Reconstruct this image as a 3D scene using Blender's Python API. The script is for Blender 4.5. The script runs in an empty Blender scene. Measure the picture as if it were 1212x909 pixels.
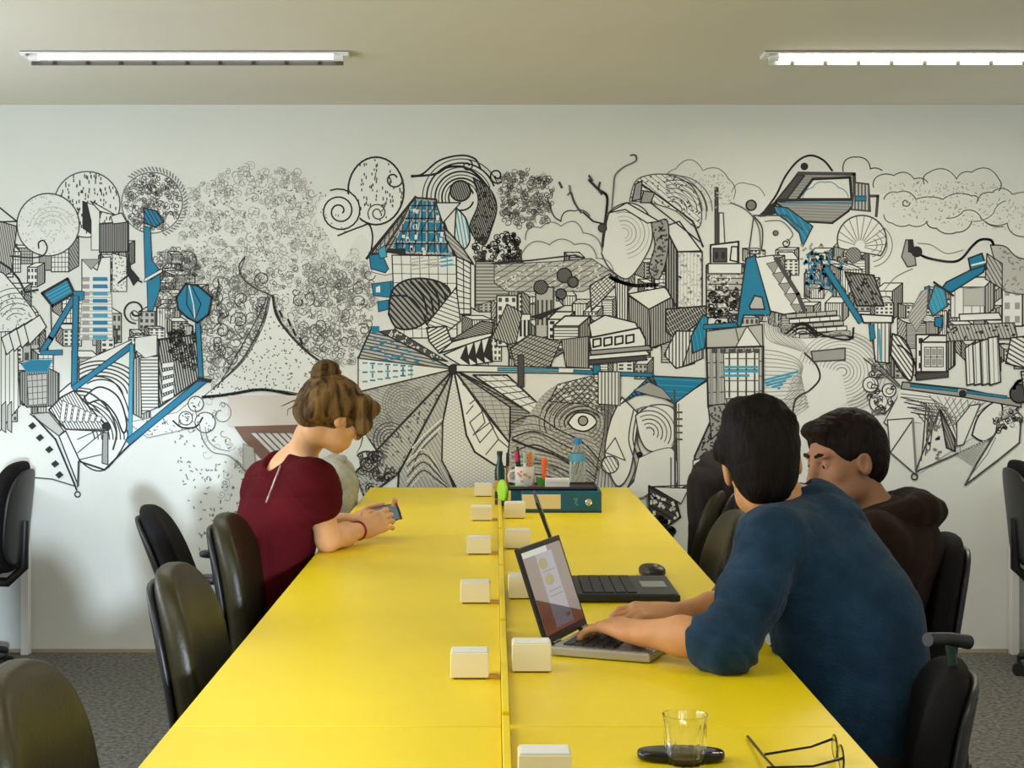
import bpy, bmesh, math, random
import numpy as np
from mathutils import Vector, Matrix
from mathutils.geometry import tessellate_polygon
PI = math.pi
F = 1850.0                     # focal length in pixels of the 1212 x 909 frame
CX, CY, EYE = 586.0, 400.0, 1.40
WALL_Y = 6.963
H_CEIL = 2.439
TOP = 0.745                    # desk height
scene = bpy.context.scene
col = scene.collection

def Q(px, py, s):
    """point seen at (px,py) where one metre measures s pixels"""
    return Vector(((px - CX) / s, F / s, EYE - (py - CY) / s))

# ---------------------------------------------------------------- materials
def mat(name, color, rough=0.6, metal=0.0, spec=0.5, bump=0.0, bscale=200.0, noise=0.0, nscale=30.0,
        trans=0.0, emit=None, estr=0.0, sheen=0.0, coat=0.0, ior=1.45, alpha=1.0, voro=False):
    m = bpy.data.materials.new(name); m.use_nodes = True
    nt = m.node_tree; b = nt.nodes['Principled BSDF']
    b.inputs['Base Color'].default_value = (*color, 1)
    b.inputs['Roughness'].default_value = rough
    b.inputs['Metallic'].default_value = metal
    b.inputs['Specular IOR Level'].default_value = spec
    b.inputs['Transmission Weight'].default_value = trans
    b.inputs['IOR'].default_value = ior
    b.inputs['Alpha'].default_value = alpha
    b.inputs['Sheen Weight'].default_value = sheen
    b.inputs['Coat Weight'].default_value = coat
    if emit:
        b.inputs['Emission Color'].default_value = (*emit, 1)
        b.inputs['Emission Strength'].default_value = estr
    if bump or noise:
        tc = nt.nodes.new('ShaderNodeTexCoord')
    if bump:
        n = nt.nodes.new('ShaderNodeTexNoise'); n.inputs['Scale'].default_value = bscale
        n.inputs['Detail'].default_value = 4
        bp = nt.nodes.new('ShaderNodeBump'); bp.inputs['Strength'].default_value = bump
        bp.inputs['Distance'].default_value = 0.01
        nt.links.new(tc.outputs['Object'], n.inputs['Vector'])
        nt.links.new(n.outputs['Fac'], bp.inputs['Height'])
        nt.links.new(bp.outputs['Normal'], b.inputs['Normal'])
    if noise:
        n2 = nt.nodes.new('ShaderNodeTexNoise'); n2.inputs['Scale'].default_value = nscale
        n2.inputs['Detail'].default_value = 5
        r = nt.nodes.new('ShaderNodeMixRGB'); r.blend_type = 'MIX'
        r.inputs[1].default_value = (*[c * (1 - noise) for c in color], 1)
        r.inputs[2].default_value = (*[min(1, c * (1 + noise)) for c in color], 1)
        mr = nt.nodes.new('ShaderNodeMapRange')
        mr.inputs[1].default_value = 0.35; mr.inputs[2].default_value = 0.65
        nt.links.new(tc.outputs['Object'], n2.inputs['Vector'])
        nt.links.new(n2.outputs['Fac'], mr.inputs[0])
        nt.links.new(mr.outputs[0], r.inputs[0])
        nt.links.new(r.outputs[0], b.inputs['Base Color'])
    return m

M = {}
M['wall'] = mat('wall_paint', (0.71, 0.73, 0.69), 0.75, spec=0.25, bump=0.05, bscale=60, noise=0.02, nscale=1.5)
M['ceil'] = mat('ceiling_paint', (0.73, 0.71, 0.63), 0.85, spec=0.2, bump=0.03, bscale=40, noise=0.02, nscale=1)
M['carpet'] = mat('grey_carpet', (0.165, 0.163, 0.148), 1.0, spec=0.1, bump=0.6, bscale=160, noise=0.42, nscale=55)
M['yellow'] = mat('yellow_laminate', (0.90, 0.68, 0.003), 0.36, spec=0.42, bump=0.012, bscale=25, noise=0.03, nscale=3)
M['edge'] = mat('yellow_edge_band', (0.60, 0.44, 0.02), 0.5)
M['white_pl'] = mat('white_plastic_yellow_bounce', (0.84, 0.76, 0.52), 0.5)  # yellow bounced off the desktops is mixed into the white
M['white'] = mat('white_enamel', (0.80, 0.80, 0.78), 0.4)
M['steel'] = mat('grey_metal', (0.42, 0.42, 0.42), 0.35, metal=0.9)
M['chrome'] = mat('chrome', (0.8, 0.8, 0.8), 0.15, metal=1.0)
M['leather'] = mat('black_leather', (0.018, 0.0145, 0.003), 0.42, spec=0.36, bump=0.12, bscale=90)
M['cfabric'] = mat('black_chair_fabric', (0.006, 0.0055, 0.006), 0.85, spec=0.2, bump=0.3, bscale=300)
M['bplastic'] = mat('black_plastic', (0.012, 0.012, 0.013), 0.42)
M['bgloss'] = mat('black_gloss', (0.008, 0.008, 0.010), 0.12)
M['skinA'] = mat('light_skin', (0.74, 0.40, 0.20), 0.5, spec=0.35, noise=0.05, nscale=18)
M['skinB'] = mat('tan_skin', (0.60, 0.29, 0.13), 0.5, spec=0.35, noise=0.07, nscale=18)
M['skinC'] = mat('warm_skin', (0.34, 0.165, 0.09), 0.65, spec=0.3, noise=0.06, nscale=18)
M['lip'] = mat('lip', (0.42, 0.14, 0.11), 0.45)
M['eye'] = mat('eye_white', (0.42, 0.38, 0.35), 0.3)
M['iris'] = mat('iris', (0.03, 0.018, 0.01), 0.15)

def hair_mat(name, c1, c2, sc=26, dirv=(1, 1, 0.15)):
    m = mat(name, c1, 0.68, spec=0.2)
    nt = m.node_tree; b = nt.nodes['Principled BSDF']
    tc = nt.nodes.new('ShaderNodeTexCoord'); mp = nt.nodes.new('ShaderNodeMapping')
    mp.inputs['Scale'].default_value = dirv
    n = nt.nodes.new('ShaderNodeTexNoise'); n.inputs['Scale'].default_value = sc
    n.inputs['Detail'].default_value = 6; n.inputs['Distortion'].default_value = 0.6
    r = nt.nodes.new('ShaderNodeValToRGB')
    r.color_ramp.elements[0].position = 0.38; r.color_ramp.elements[0].color = (*c1, 1)
    r.color_ramp.elements[1].position = 0.66; r.color_ramp.elements[1].color = (*c2, 1)
    bp = nt.nodes.new('ShaderNodeBump'); bp.inputs['Strength'].default_value = 0.7; bp.inputs['Distance'].default_value = 0.01
    nt.links.new(tc.outputs['Object'], mp.inputs[0]); nt.links.new(mp.outputs[0], n.inputs['Vector'])
    nt.links.new(n.outputs['Fac'], r.inputs[0]); nt.links.new(r.outputs[0], b.inputs['Base Color'])
    nt.links.new(n.outputs['Fac'], bp.inputs['Height']); nt.links.new(bp.outputs[0], b.inputs['Normal'])
    return m
M['hair_blond'] = hair_mat('blond_brown_hair', (0.040, 0.021, 0.007), (0.23, 0.13, 0.045), 46)
M['hair_dark'] = hair_mat('dark_brown_hair', (0.004, 0.0026, 0.002), (0.016, 0.008, 0.005), 60)
M['hair_black'] = hair_mat('black_hair', (0.0025, 0.002, 0.002), (0.009, 0.0045, 0.003), 60)
M['maroon'] = mat('maroon_blouse', (0.075, 0.004, 0.007), 0.9, spec=0.12, bump=0.15, bscale=120, noise=0.15, nscale=9, sheen=0.0)
M['blue_knit'] = mat('blue_knit', (0.0125, 0.036, 0.070), 0.95, spec=0.1, bump=0.35, bscale=220, noise=0.25, nscale=14, sheen=0.08)
M['brown_knit'] = mat('brown_hoodie_fabric', (0.022, 0.011, 0.007), 0.95, spec=0.1, bump=0.2, bscale=150, noise=0.2, nscale=12, sheen=0.03)
M['brown_rib'] = mat('brown_hoodie_band', (0.062, 0.036, 0.024), 0.95, spec=0.15)
M['jeans'] = mat('dark_trousers', (0.012, 0.014, 0.022), 0.9, bump=0.2, bscale=200)
M['zip'] = mat('zip_metal', (0.42, 0.30, 0.26), 0.4, metal=0.6)
M['shoe'] = mat('dark_shoe', (0.02, 0.018, 0.016), 0.6)

# ---------------------------------------------------------------- object helpers
def link(o, parent=None):
    col.objects.link(o)
    if parent is not None: o.parent = parent
    return o
def empty(name, loc=(0, 0, 0), rz=0.0):
    o = bpy.data.objects.new(name, None); o.location = loc; o.rotation_euler = (0, 0, rz)
    o.empty_display_size = 0.05
    return link(o)
def tag(o, label=None, cat=None, group=None, kind=None):
    if label: o['label'] = label
    if cat: o['category'] = cat
    if group: o['group'] = group
    if kind: o['kind'] = kind
    return o
def build(name, bm, m, parent=None, smooth=True, bevel=0.0, angle=0.7):
    me = bpy.data.meshes.new(name); bm.to_mesh(me); bm.free()
    ms = m if isinstance(m, (list, tuple)) else [m]
    for x in ms: me.materials.append(x)
    if smooth:
        me.shade_smooth()
        me.set_sharp_from_angle(angle=angle)
    o = bpy.data.objects.new(name, me)
    if bevel:
        bv = o.modifiers.new('bevel', 'BEVEL'); bv.width = bevel; bv.segments = 3; bv.limit_method = 'ANGLE'; bv.angle_limit = 0.6
    return link(o, parent)
def rawmesh(name, V, Fc, m, parent=None, smooth=True):
    me = bpy.data.meshes.new(name); me.from_pydata([tuple(v) for v in V], [], Fc)
    me.materials.append(m)
    if smooth: me.shade_smooth()
    return link(bpy.data.objects.new(name, me), parent)
def add_box(bm, c, size, rot=None, mi=0):
    vs = []
    R = rot if rot is not None else Matrix.Identity(3)
    for dx in (-.5, .5):
        for dy in (-.5, .5):
            for dz in (-.5, .5):
                vs.append(bm.verts.new(Vector(c) + R @ Vector((dx * size[0], dy * size[1], dz * size[2]))))
    for f in ((0, 1, 3, 2), (4, 6, 7, 5), (0, 4, 5, 1), (2, 3, 7, 6), (0, 2, 6, 4), (1, 5, 7, 3)):
        fc = bm.faces.new([vs[i] for i in f]); fc.material_index = mi
    return bm
def frame_of(d):
    d = Vector(d).normalized()
    a = Vector((0, 0, 1)) if abs(d.z) < 0.9 else Vector((1, 0, 0))
    u = d.cross(a).normalized(); v = d.cross(u).normalized()
    return u, v
def add_tube(bm, pts, r, n=10, closed=False, mi=0, caps=True):
    pts = [Vector(p) for p in pts]; rr = r if isinstance(r, (list, tuple)) else [r] * len(pts)
    rings = []; u = None
    for i, p in enumerate(pts):
        if closed: d = pts[(i + 1) % len(pts)] - pts[i - 1]
        else: d = pts[min(i + 1, len(pts) - 1)] - pts[max(i - 1, 0)]
        if d.length < 1e-9: d = Vector((0, 0, 1))
        d.normalize()
        if u is None: u, _ = frame_of(d)
        u = (u - d * u.dot(d));
        if u.length < 1e-6: u, _ = frame_of(d)
        u.normalize(); v = d.cross(u)
        rings.append([bm.verts.new(p + (u * math.cos(2 * PI * k / n) + v * math.sin(2 * PI * k / n)) * rr[i]) for k in range(n)])
    m = len(rings)
    for i in range(m if closed else m - 1):
        a, b = rings[i], rings[(i + 1) % m]
        for k in range(n):
            f = bm.faces.new((a[k], a[(k + 1) % n], b[(k + 1) % n], b[k])); f.material_index = mi
    if caps and not closed:
        f = bm.faces.new(rings[0][::-1]); f.material_index = mi
        f = bm.faces.new(rings[-1]); f.material_index = mi
    return bm
def add_lathe(bm, prof, c=(0, 0, 0), n=32, mi=0):
    rings = []
    for r, z in prof:
        if r < 1e-6: rings.append([bm.verts.new((c[0], c[1], c[2] + z))])
        else: rings.append([bm.verts.new((c[0] + r * math.cos(2 * PI * k / n), c[1] + r * math.sin(2 * PI * k / n), c[2] + z)) for k in range(n)])
    for a, b in zip(rings, rings[1:]):
        for k in range(n):
            k2 = (k + 1) % n
            if len(a) == 1 and len(b) == 1: continue
            if len(a) == 1: f = bm.faces.new((a[0], b[k2], b[k]))
            elif len(b) == 1: f = bm.faces.new((a[k], a[k2], b[0]))
            else: f = bm.faces.new((a[k], a[k2], b[k2], b[k]))
            f.material_index = mi
    return bm
def sgp(v, e): return math.copysign(abs(v) ** e, v)
def add_super(bm, rad, e1=0.5, e2=0.5, nu=40, nv=20, warp=None, c=(0, 0, 0), rot=None, mi=0):
    """rounded slab: local x = thin axis, (y,z) the outline"""
    R = rot if rot is not None else Matrix.Identity(3)
    rings = []
    for j in range(nv + 1):
        ph = -PI / 2 + PI * j / nv
        cp, sp = sgp(math.cos(ph), e1), sgp(math.sin(ph), e1)
        ring = []
        for i in range(nu):
            th = 2 * PI * i / nu
            p = Vector((rad[0] * sp, rad[1] * cp * sgp(math.cos(th), e2), rad[2] * cp * sgp(math.sin(th), e2)))
            if warp: p = Vector(warp(p))
            ring.append(bm.verts.new(Vector(c) + R @ p))
            if j in (0, nv): break
        rings.append(ring)
    for a, b in zip(rings, rings[1:]):
        for k in range(nu):
            k2 = (k + 1) % nu
            if len(a) == 1: f = bm.faces.new((a[0], b[k2], b[k]))
            elif len(b) == 1: f = bm.faces.new((a[k], a[k2], b[0]))
            else: f = bm.faces.new((a[k], a[k2], b[k2], b[k]))
            f.material_index = mi
    bmesh.ops.recalc_face_normals(bm, faces=bm.faces)
    return bm
def NB(): return bmesh.new()
def copy_tree(o, parent=None):
    c = o.copy(); col.objects.link(c); c.parent = parent
    for ch in list(o.children): copy_tree(ch, c)
    return c

# ---------------------------------------------------------------- camera
cd = bpy.data.cameras.new('camera'); cam = bpy.data.objects.new('camera', cd); col.objects.link(cam)
cam.location = (0, 0, EYE); cam.rotation_euler = (PI / 2, 0, 0)
cd.sensor_width = 36; cd.lens = 36 * F / 1212
cd.shift_x = (606 - CX) / 1212; cd.shift_y = -(454.5 - CY) / 1212
cd.clip_start = 0.05
scene.camera = cam
scene.view_settings.view_transform = 'Standard'
scene.view_settings.look = 'None'
scene.view_settings.exposure = 0.02
scene.view_settings.gamma = 1.0
scene.view_settings.use_curve_mapping = False

# ---------------------------------------------------------------- room
XL, XR, YB = -3.3, 3.2, -2.4
def struct(name, c, size, m, parent=None, label=None):
    bm = NB(); add_box(bm, c, size); o = build(name, bm, m, parent, smooth=False)
    if parent is None: tag(o, kind='structure')
    if label: o['label'] = label
    return o
T = 0.12
struct('floor', ((XL + XR) / 2, (WALL_Y + YB) / 2, -0.05), (XR - XL + 2 * T, WALL_Y - YB + 2 * T, 0.1), M['carpet'], label='speckled grey carpet floor')
struct('ceiling', ((XL + XR) / 2, (WALL_Y + YB) / 2, H_CEIL + 0.05), (XR - XL + 2 * T, WALL_Y - YB + 2 * T, 0.1), M['ceil'], label='plain cream painted ceiling')
struct('wall_back', ((XL + XR) / 2, WALL_Y + T / 2, H_CEIL / 2), (XR - XL + 2 * T, T, H_CEIL), M['wall'], label='off-white wall carrying the mural')
struct('wall_right', (XR + T / 2, (WALL_Y + YB) / 2, H_CEIL / 2), (T, WALL_Y - YB, H_CEIL), M['wall'], label='plain off-white side wall')
struct('baseboard_back', ((XL + XR) / 2, WALL_Y - 0.004, 0.008), (XR - XL, 0.008, 0.016), mat('beige_trim', (0.42, 0.36, 0.26), 0.6), label='thin beige strip along the mural wall')
def wall_with_hole(name, axis, pos, a0, a1, holes, label):
    """axis 'x': wall plane x=pos running along Y; axis 'y': plane y=pos running along X"""
    bm = NB()
    def bx(u0, u1, z0, z1):
        c = ((u0 + u1) / 2, (z0 + z1) / 2); sz = (u1 - u0, z1 - z0)
        if axis == 'x': add_box(bm, (pos, c[0], c[1]), (T, sz[0], sz[1]))
        else: add_box(bm, (c[0], pos, c[1]), (sz[0], T, sz[1]))
    u = a0
    for (h0, h1, z0, z1) in holes:
        bx(u, h0, 0, H_CEIL); bx(h0, h1, 0, z0); bx(h0, h1, z1, H_CEIL); u = h1
    bx(u, a1, 0, H_CEIL)
    o = build(name, bm, M['wall'], smooth=False); tag(o, label, kind='structure')
WR = (-0.1, 1.5, 0.95, 1.80)      # rear window (x0,x1,z0,z1)
WL = (1.0, 5.6, 1.0, 2.2)         # left window (y0,y1,z0,z1)
wall_with_hole('wall_rear', 'y', YB - T / 2, XL - T, XR + T, [WR], 'plain wall behind the viewer with a window')
wall_with_hole('wall_left', 'x', XL - T / 2, YB, WALL_Y, [WL], 'side wall with a wide window')
def window(name, axis, pos, w, nm):
    o = empty(name, (0, 0, 0)); tag(o, kind='structure')
    bm = NB(); gb = NB()
    fr = 0.05
    def bx(b, u0, u1, z0, z1, t):
        if axis == 'x': add_box(b, (pos, (u0 + u1) / 2, (z0 + z1) / 2), (t, u1 - u0, z1 - z0))
        else: add_box(b, ((u0 + u1) / 2, pos, (z0 + z1) / 2), (u1 - u0, t, z1 - z0))
    bx(bm, w[0], w[1], w[2], w[2] + fr, .06); bx(bm, w[0], w[1], w[3] - fr, w[3], .06)
    bx(bm, w[0], w[0] + fr, w[2] + fr, w[3] - fr, .06); bx(bm, w[1] - fr, w[1], w[2] + fr, w[3] - fr, .06)
    for k in range(1, nm):
        u = w[0] + (w[1] - w[0]) * k / nm; bx(bm, u - .02, u + .02, w[2] + fr, w[3] - fr, .05)
    build('window_frame', bm, M['white'], o, smooth=False)
window('window_1', 'y', YB - T / 2, WR, 2)
window('window_2', 'x', XL - T / 2, WL, 3)
def area(name, loc, rot, sx, sy, power, color):
    l = bpy.data.lights.new(name, 'AREA'); l.shape = 'RECTANGLE'; l.size = sx; l.size_y = sy
    l.energy = power; l.color = color
    o = bpy.data.objects.new(name, l); o.location = loc; o.rotation_euler = rot; col.objects.link(o); return o
L_REAR, L_LEFT, L_TUBE = 36, 80, 1.0
area('daylight_window_rear', ((WR[0] + WR[1]) / 2, YB - T - 0.02, (WR[2] + WR[3]) / 2), (PI / 2, 0, 0), WR[1] - WR[0], WR[3] - WR[2], L_REAR, (0.80, 0.90, 1.0))
area('daylight_window_left', (XL - T - 0.02, (WL[0] + WL[1]) / 2, (WL[2] + WL[3]) / 2), (PI / 2, 0, -PI / 2), WL[1] - WL[0], WL[3] - WL[2], L_LEFT, (0.88, 0.95, 1.0))
area('ceiling_fill_left', (XL + 0.02, (WL[0] + WL[1]) / 2, WL[2] + .35), (PI / 2 + .9, 0, -PI / 2), WL[1] - WL[0] - .2, .5, 55, (0.93, 0.97, 1.0))  # added fill inside the window opening, aimed up to brighten the ceiling
area('ceiling_fill_rear', ((WR[0] + WR[1]) / 2, YB + 0.02, WR[2] + .3), (PI / 2 + .9, 0, 0), 1.4, .5, 14, (1.0, 0.95, 0.82))  # second added upward fill for the ceiling, at the rear window
sl = bpy.data.lights.new('window_gap_beam', 'SPOT'); sl.energy = 2300; sl.color = (0.74, 0.87, 1.0); sl.spot_size = 0.215; sl.spot_blend = 0.55; sl.shadow_soft_size = 0.10
so = bpy.data.objects.new('window_gap_beam', sl); so.location = (0.62, YB + .05, 1.32); so.rotation_euler = (Vector((-1.72, WALL_Y, 0.36)) - Vector(so.location)).to_track_quat('-Z', 'Y').to_euler(); col.objects.link(so)
w = bpy.data.worlds.new('world'); scene.world = w; w.use_nodes = True
w.node_tree.nodes['Background'].inputs[0].default_value = (0.55, 0.70, 0.9, 1)
w.node_tree.nodes['Background'].inputs[1].default_value = 0.5

# ---------------------------------------------------------------- ceiling lamps
M['tube_on'] = mat('lit_tube', (1, 1, 1), 0.4, emit=(1.0, 0.95, 0.80), estr=9.0)
M['tube_dim'] = mat('weak_lit_tube', (1, 1, 1), 0.4, emit=(1.0, 0.99, 0.90), estr=3.0)
M['reflector'] = mat('lamp_reflector', (0.085, 0.08, 0.07), 0.5)
M['reflector_w'] = mat('lamp_reflector_pale', (0.62, 0.68, 0.60), 0.35, metal=0.2)
def lamp(x0, x1, y0, y1, lit, label):
    o = empty('ceiling_lamp', ((x0 + x1) / 2, (y0 + y1) / 2, H_CEIL)); tag(o, label, 'ceiling lamp', 'fluorescent ceiling lamps')
    L, W = x1 - x0, y1 - y0; h = 0.022
    bm = NB()
    add_box(bm, (0, 0, -0.003), (L, W, 0.006))
    for sy in (-1, 1): add_box(bm, (0, sy * (W / 2 - .004), -h / 2 + .006), (L, 0.008, h - .012))
    for sx in (-1, 1): add_box(bm, (sx * (L / 2 - .01), 0, -h / 2 + .003), (0.02, W - .017, h - .006))
    build('housing', bm, M['white'], o, smooth=False, bevel=0.002)
    bm = NB(); add_tube(bm, [(-L / 2 + .06, -.012, -0.015), (L / 2 - .06, -.012, -0.015)], 0.013 if lit else 0.0105, 14)
    build('fluorescent_tube', bm, M['tube_on'] if lit else M['tube_dim'], o)
    for sx in (-1, 1):
        bm = NB(); add_tube(bm, [(sx * (L / 2 - .022), -.012, -0.016), (sx * (L / 2 - .058), -.012, -0.016)], 0.015, 14)
        build('tube_socket', bm, M['white'], o)
    bm = NB(); add_box(bm, (0, .014, -0.034), (L - .05, 0.010, 0.014))
    r = build('reflector', bm, M['reflector_w'] if lit else M['reflector'], o, smooth=False)
    for k in range(9):
        bm = NB(); add_box(bm, ((-.5 + (k + .5) / 9) * (L - .1), 0.006, -0.034), (0.012, 0.010, 0.012))
        build('louvre_fin', bm, M['reflector'] if lit else M['bplastic'], o, smooth=False)
    return o
lx0, lx1 = -1.72, -0.53
lamp(lx0, lx1, 5.65, 5.76, False, 'long ceiling tube lamp above the woman side, with a dark slotted reflector')
lamp(0.975, 2.165, 5.65, 5.76, True, 'bright ceiling tube lamp above the two men side')
for (x, y, p) in ((-1.12, 5.70, 9), (1.57, 5.70, 24), (-1.12, 2.31, 16), (1.57, 2.31, 12)):
    area('tube_or_unseen_light', (x, y, H_CEIL - 0.06), (0, 0, 0), 1.15, 0.10, p, (1.0, 0.93, 0.78))  # nearer pair
# ================================================================ desks
XC0, XC1 = -0.545, 0.585          # outer edges of the double desk row
def desk(y0, y1, side, label, i0=.06, i1=.06):
    g = 0.0015
    x0, x1 = (XC0, 0.0105) if side < 0 else (0.0255, XC1)
    o = empty('yellow_desk', ((x0 + x1) / 2, (y0 + y1) / 2, 0))
    tag(o, label, 'desk', 'yellow desks in a double row')
    W, L = x1 - x0, y1 - y0 - 2 * g
    bm = NB(); add_box(bm, (0, 0, TOP - 0.0125), (W, L, 0.025)); build('tabletop', bm, M['yellow'], o, smooth=False, bevel=0.0015)
    for sx in (-1, 1):
        for sy in (-1, 1):
            bm = NB(); add_box(bm, (sx * (W / 2 - .05), sy * (L / 2 - (i0 if sy < 0 else i1)), (TOP - .025) / 2), (0.04, 0.04, TOP - .025))
            build('leg', bm, M['steel'], o, smooth=False, bevel=0.003)
    for sy in (-1, 1):
        bm = NB(); add_box(bm, (0, sy * (L / 2 - (i0 if sy < 0 else i1)), TOP - .045), (W - .14, 0.03, 0.04)); build('crossbar', bm, M['steel'], o, smooth=False)
SE = [1.35, 2.635, 5.20, 6.85]
nm = ['nearest the viewer', 'in the middle of the row', 'at the mural wall end']
for side, sn in ((-1, 'woman side'), (1, 'side of the two men')):
    for k in range(3):
        desk(SE[k], SE[k + 1], side, 'yellow desktop %s, on the %s' % (nm[k], sn), *({(-1, 0): (.06, .5), (-1, 1): (.22, .06), (1, 1): (.05, .02), (1, 2): (.03, .06)}.get((side, k), (.06, .06))))
# low centre rail, one short piece per work place
US = [1.76, 2.635, 3.51, 4.36, 5.20, 6.11, 6.85]
wh = ['closest to the viewer', 'beside the nearer laptop user', 'beside the farther laptop', 'at the woman', 'next to the teal binder', 'at the mural end']
for k in range(6):
    bm = NB(); add_box(bm, (0.018, (US[k] + US[k + 1]) / 2, TOP + 0.003), (0.013, US[k + 1] - US[k] - 0.03, 0.040))
    o = build('centre_rail', bm, M['yellow'], smooth=False, bevel=0.002)
    tag(o, 'thin raised yellow rail piece between the desk halves, %s' % wh[k], 'desk divider', 'yellow rail pieces along the table centre')

# ---- small white boxes beside the rail
def wbox(x0, x1, y, h, label, grp, lit=True):
    o = empty('white_box', ((x0 + x1) / 2, y + .028, TOP)); tag(o, label, 'desk box', grp)
    W = x1 - x0
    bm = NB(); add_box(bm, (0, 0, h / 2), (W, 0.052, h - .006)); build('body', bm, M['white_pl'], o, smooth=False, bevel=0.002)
    bm = NB(); add_box(bm, (0, 0, h - .0015), (W - .006, 0.048, 0.003)); build('lid', bm, M['white'], o, smooth=False, bevel=0.001)
    bm = NB(); add_box(bm, (0, 0, .0015), (W - .012, 0.044, 0.003)); build('foot', bm, M['bplastic'], o, smooth=False)
LB = [(618, 'the nearest one'), (481, 'second from the viewer'), (392, 'third from the viewer, level with the woman elbow'), (331, 'fourth from the viewer'), (287, 'the farthest one by the mural')]
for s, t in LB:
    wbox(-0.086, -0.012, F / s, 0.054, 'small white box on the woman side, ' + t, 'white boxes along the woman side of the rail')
RB = [(827, 'cut by the bottom edge near the eyeglasses'), (606, 'beside the open laptop screen'), (473, 'half hidden behind the nearer laptop screen'), (382, 'just beyond the nearer laptop'), (327, 'in front of the teal binder')]
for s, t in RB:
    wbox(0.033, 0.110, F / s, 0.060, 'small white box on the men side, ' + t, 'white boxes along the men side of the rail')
# small wooden tabs holding the rail (seen as brownish tabs at the left boxes)
M['tab'] = mat('brown_tab', (0.50, 0.27, 0.05), 0.6)
for s, t in LB[:4]:
    bm = NB(); add_box(bm, (-0.0015, F / s + .012, TOP + 0.004), (0.019, 0.016, 0.008))
    tag(build('cable_clip', bm, M['tab'], smooth=False, bevel=0.001), 'little brown clip between rail and box, ' + t, 'cable clip', 'brown clips by the rail')

# ================================================================ chairs
def back_warp(h, lean, curve, side=1):
    def w(p):
        t = p.z / h
        x = p.x + side * (-(lean) * (t + 1) * 0.5 - curve * (t * t) + 0.035 * (p.y / 0.22) ** 2)
        return (x, p.y * (1 - 0.16 * max(0, t) ** 2), p.z)
    return w
def office_chair(label, loc, rz, top=0.89, mat_back='leather', arms=False, wide=0.215, lean=0.10, group='black swivel office chairs', backh=0.23, rzback=0.0, thick=0.038):
    """faces local +x; the front face of the backrest is at local x = -0.20 at its lower part"""
    o = empty('office_chair', loc, rz); tag(o, label, 'office chair', group)
    mb = M[mat_back]
    zc = top - backh
    bm = NB(); add_super(bm, (thick, wide, backh), 0.55, 0.62, 48, 22, back_warp(backh, lean, 0.012), c=(-0.235, 0, zc))
    build('backrest', bm, mb, o, angle=1.5)
    bm = NB(); add_super(bm, (0.012, wide * .86, backh * .86), 0.5, 0.6, 40, 14, back_warp(backh, lean, 0.012), c=(-0.235 - thick - .004, 0, zc))
    build('back_shell', bm, M['bplastic'], o, angle=1.5)
    R = Matrix.Rotation(PI / 2, 3, 'Y')
    bm = NB(); add_super(bm, (0.04, 0.235, 0.235), 0.5, 0.55, 44, 16, None, c=(0.02, 0, 0.455), rot=R); build('seat', bm, mb, o, angle=1.5)
    bm = NB(); add_box(bm, (-0.02, 0, 0.40), (0.20, 0.14, 0.035)); build('mechanism', bm, M['bplastic'], o, smooth=False, bevel=0.006)
    bm = NB(); add_tube(bm, [(-0.06, 0, 0.405), (-0.24, 0, 0.40), (-0.305, 0, 0.46), (-0.31, 0, zc - .02)], [0.018, 0.02, 0.02, 0.016], 10); build('back_bracket', bm, M['bplastic'], o)
    bm = NB(); add_lathe(bm, [(0, .13), (.028, .13), (.028, .27), (.018, .27), (.018, .385), (0, .385)], n=18); build('gas_column', bm, M['steel'], o)
    for k in range(5):
        a = 2 * PI * k / 5 + 0.3
        bm = NB(); c, s = math.cos(a), math.sin(a)
        add_tube(bm, [(0.02 * c, .02 * s, .125), (0.16 * c, .16 * s, .105), (0.275 * c, 0.275 * s, .078)], [0.024, 0.019, 0.014], 8)
        lg = build('base_leg', bm, M['bplastic'], o)
        bm = NB(); px, py = 0.275 * c, 0.275 * s
        for sg in (-1, 1):
            R2 = Matrix.Rotation(a, 3, 'Z')
            q = R2 @ Vector((0, sg * 0.014, 0)); d = R2 @ Vector((0, 0.008, 0))
            add_tube(bm, [Vector((px, py, .027)) + q - d, Vector((px, py, .027)) + q + d], 0.027, 16)
        add_tube(bm, [(px, py, .03), (px, py, .085)], 0.008, 8)
        build('caster', bm, M['bplastic'], lg)
    if arms:
        for sg in (-1, 1):
            bm = NB(); add_super(bm, (0.014, 0.095, 0.03), 0.5, 0.6, 28, 12, None, c=(-0.17, sg * 0.275, 0.695), rot=Matrix.Rotation(PI / 2, 3, 'Z') @ Matrix.Rotation(PI / 2, 3, 'Z') @ Matrix.Rotation(PI / 2, 3, 'Y') @ Matrix.Rotation(PI / 2, 3, 'X'))
            ar = build('armrest', bm, M['bplastic'], o)
            bm = NB(); add_tube(bm, [(0.0, sg * .10, .415), (-.06, sg * .26, .425), (-.15, sg * .275, .48), (-.17, sg * .275, .685)], 0.013, 8)
            build('arm_post', bm, M['bplastic'], ar)
    return o
# left row, pushed in at the table (front of the back ~0.12 from the desk edge)
office_chair('black padded chair cut off at the bottom left corner, nearest the viewer', (-0.455, 2.46, 0), 0.0, top=0.885, lean=.07)
office_chair('black padded chair on the woman side, second from the viewer', (-0.405, 3.52, 0), 0.0, top=0.89, lean=.085)
office_chair('black padded chair directly in front of the seated woman', (-0.475, 4.54, 0), 0.0, top=0.89, lean=.07)
office_chair('black armrest chair the woman in the maroon blouse sits on', (-0.67, 4.86, 0), 0.12, top=0.885, mat_back='cfabric', arms=True, lean=0.16, wide=.20)
office_chair('black chair at the far end of the woman side, mostly hidden behind her', (-0.37, 6.20, 0), 0.0, top=0.86)
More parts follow.
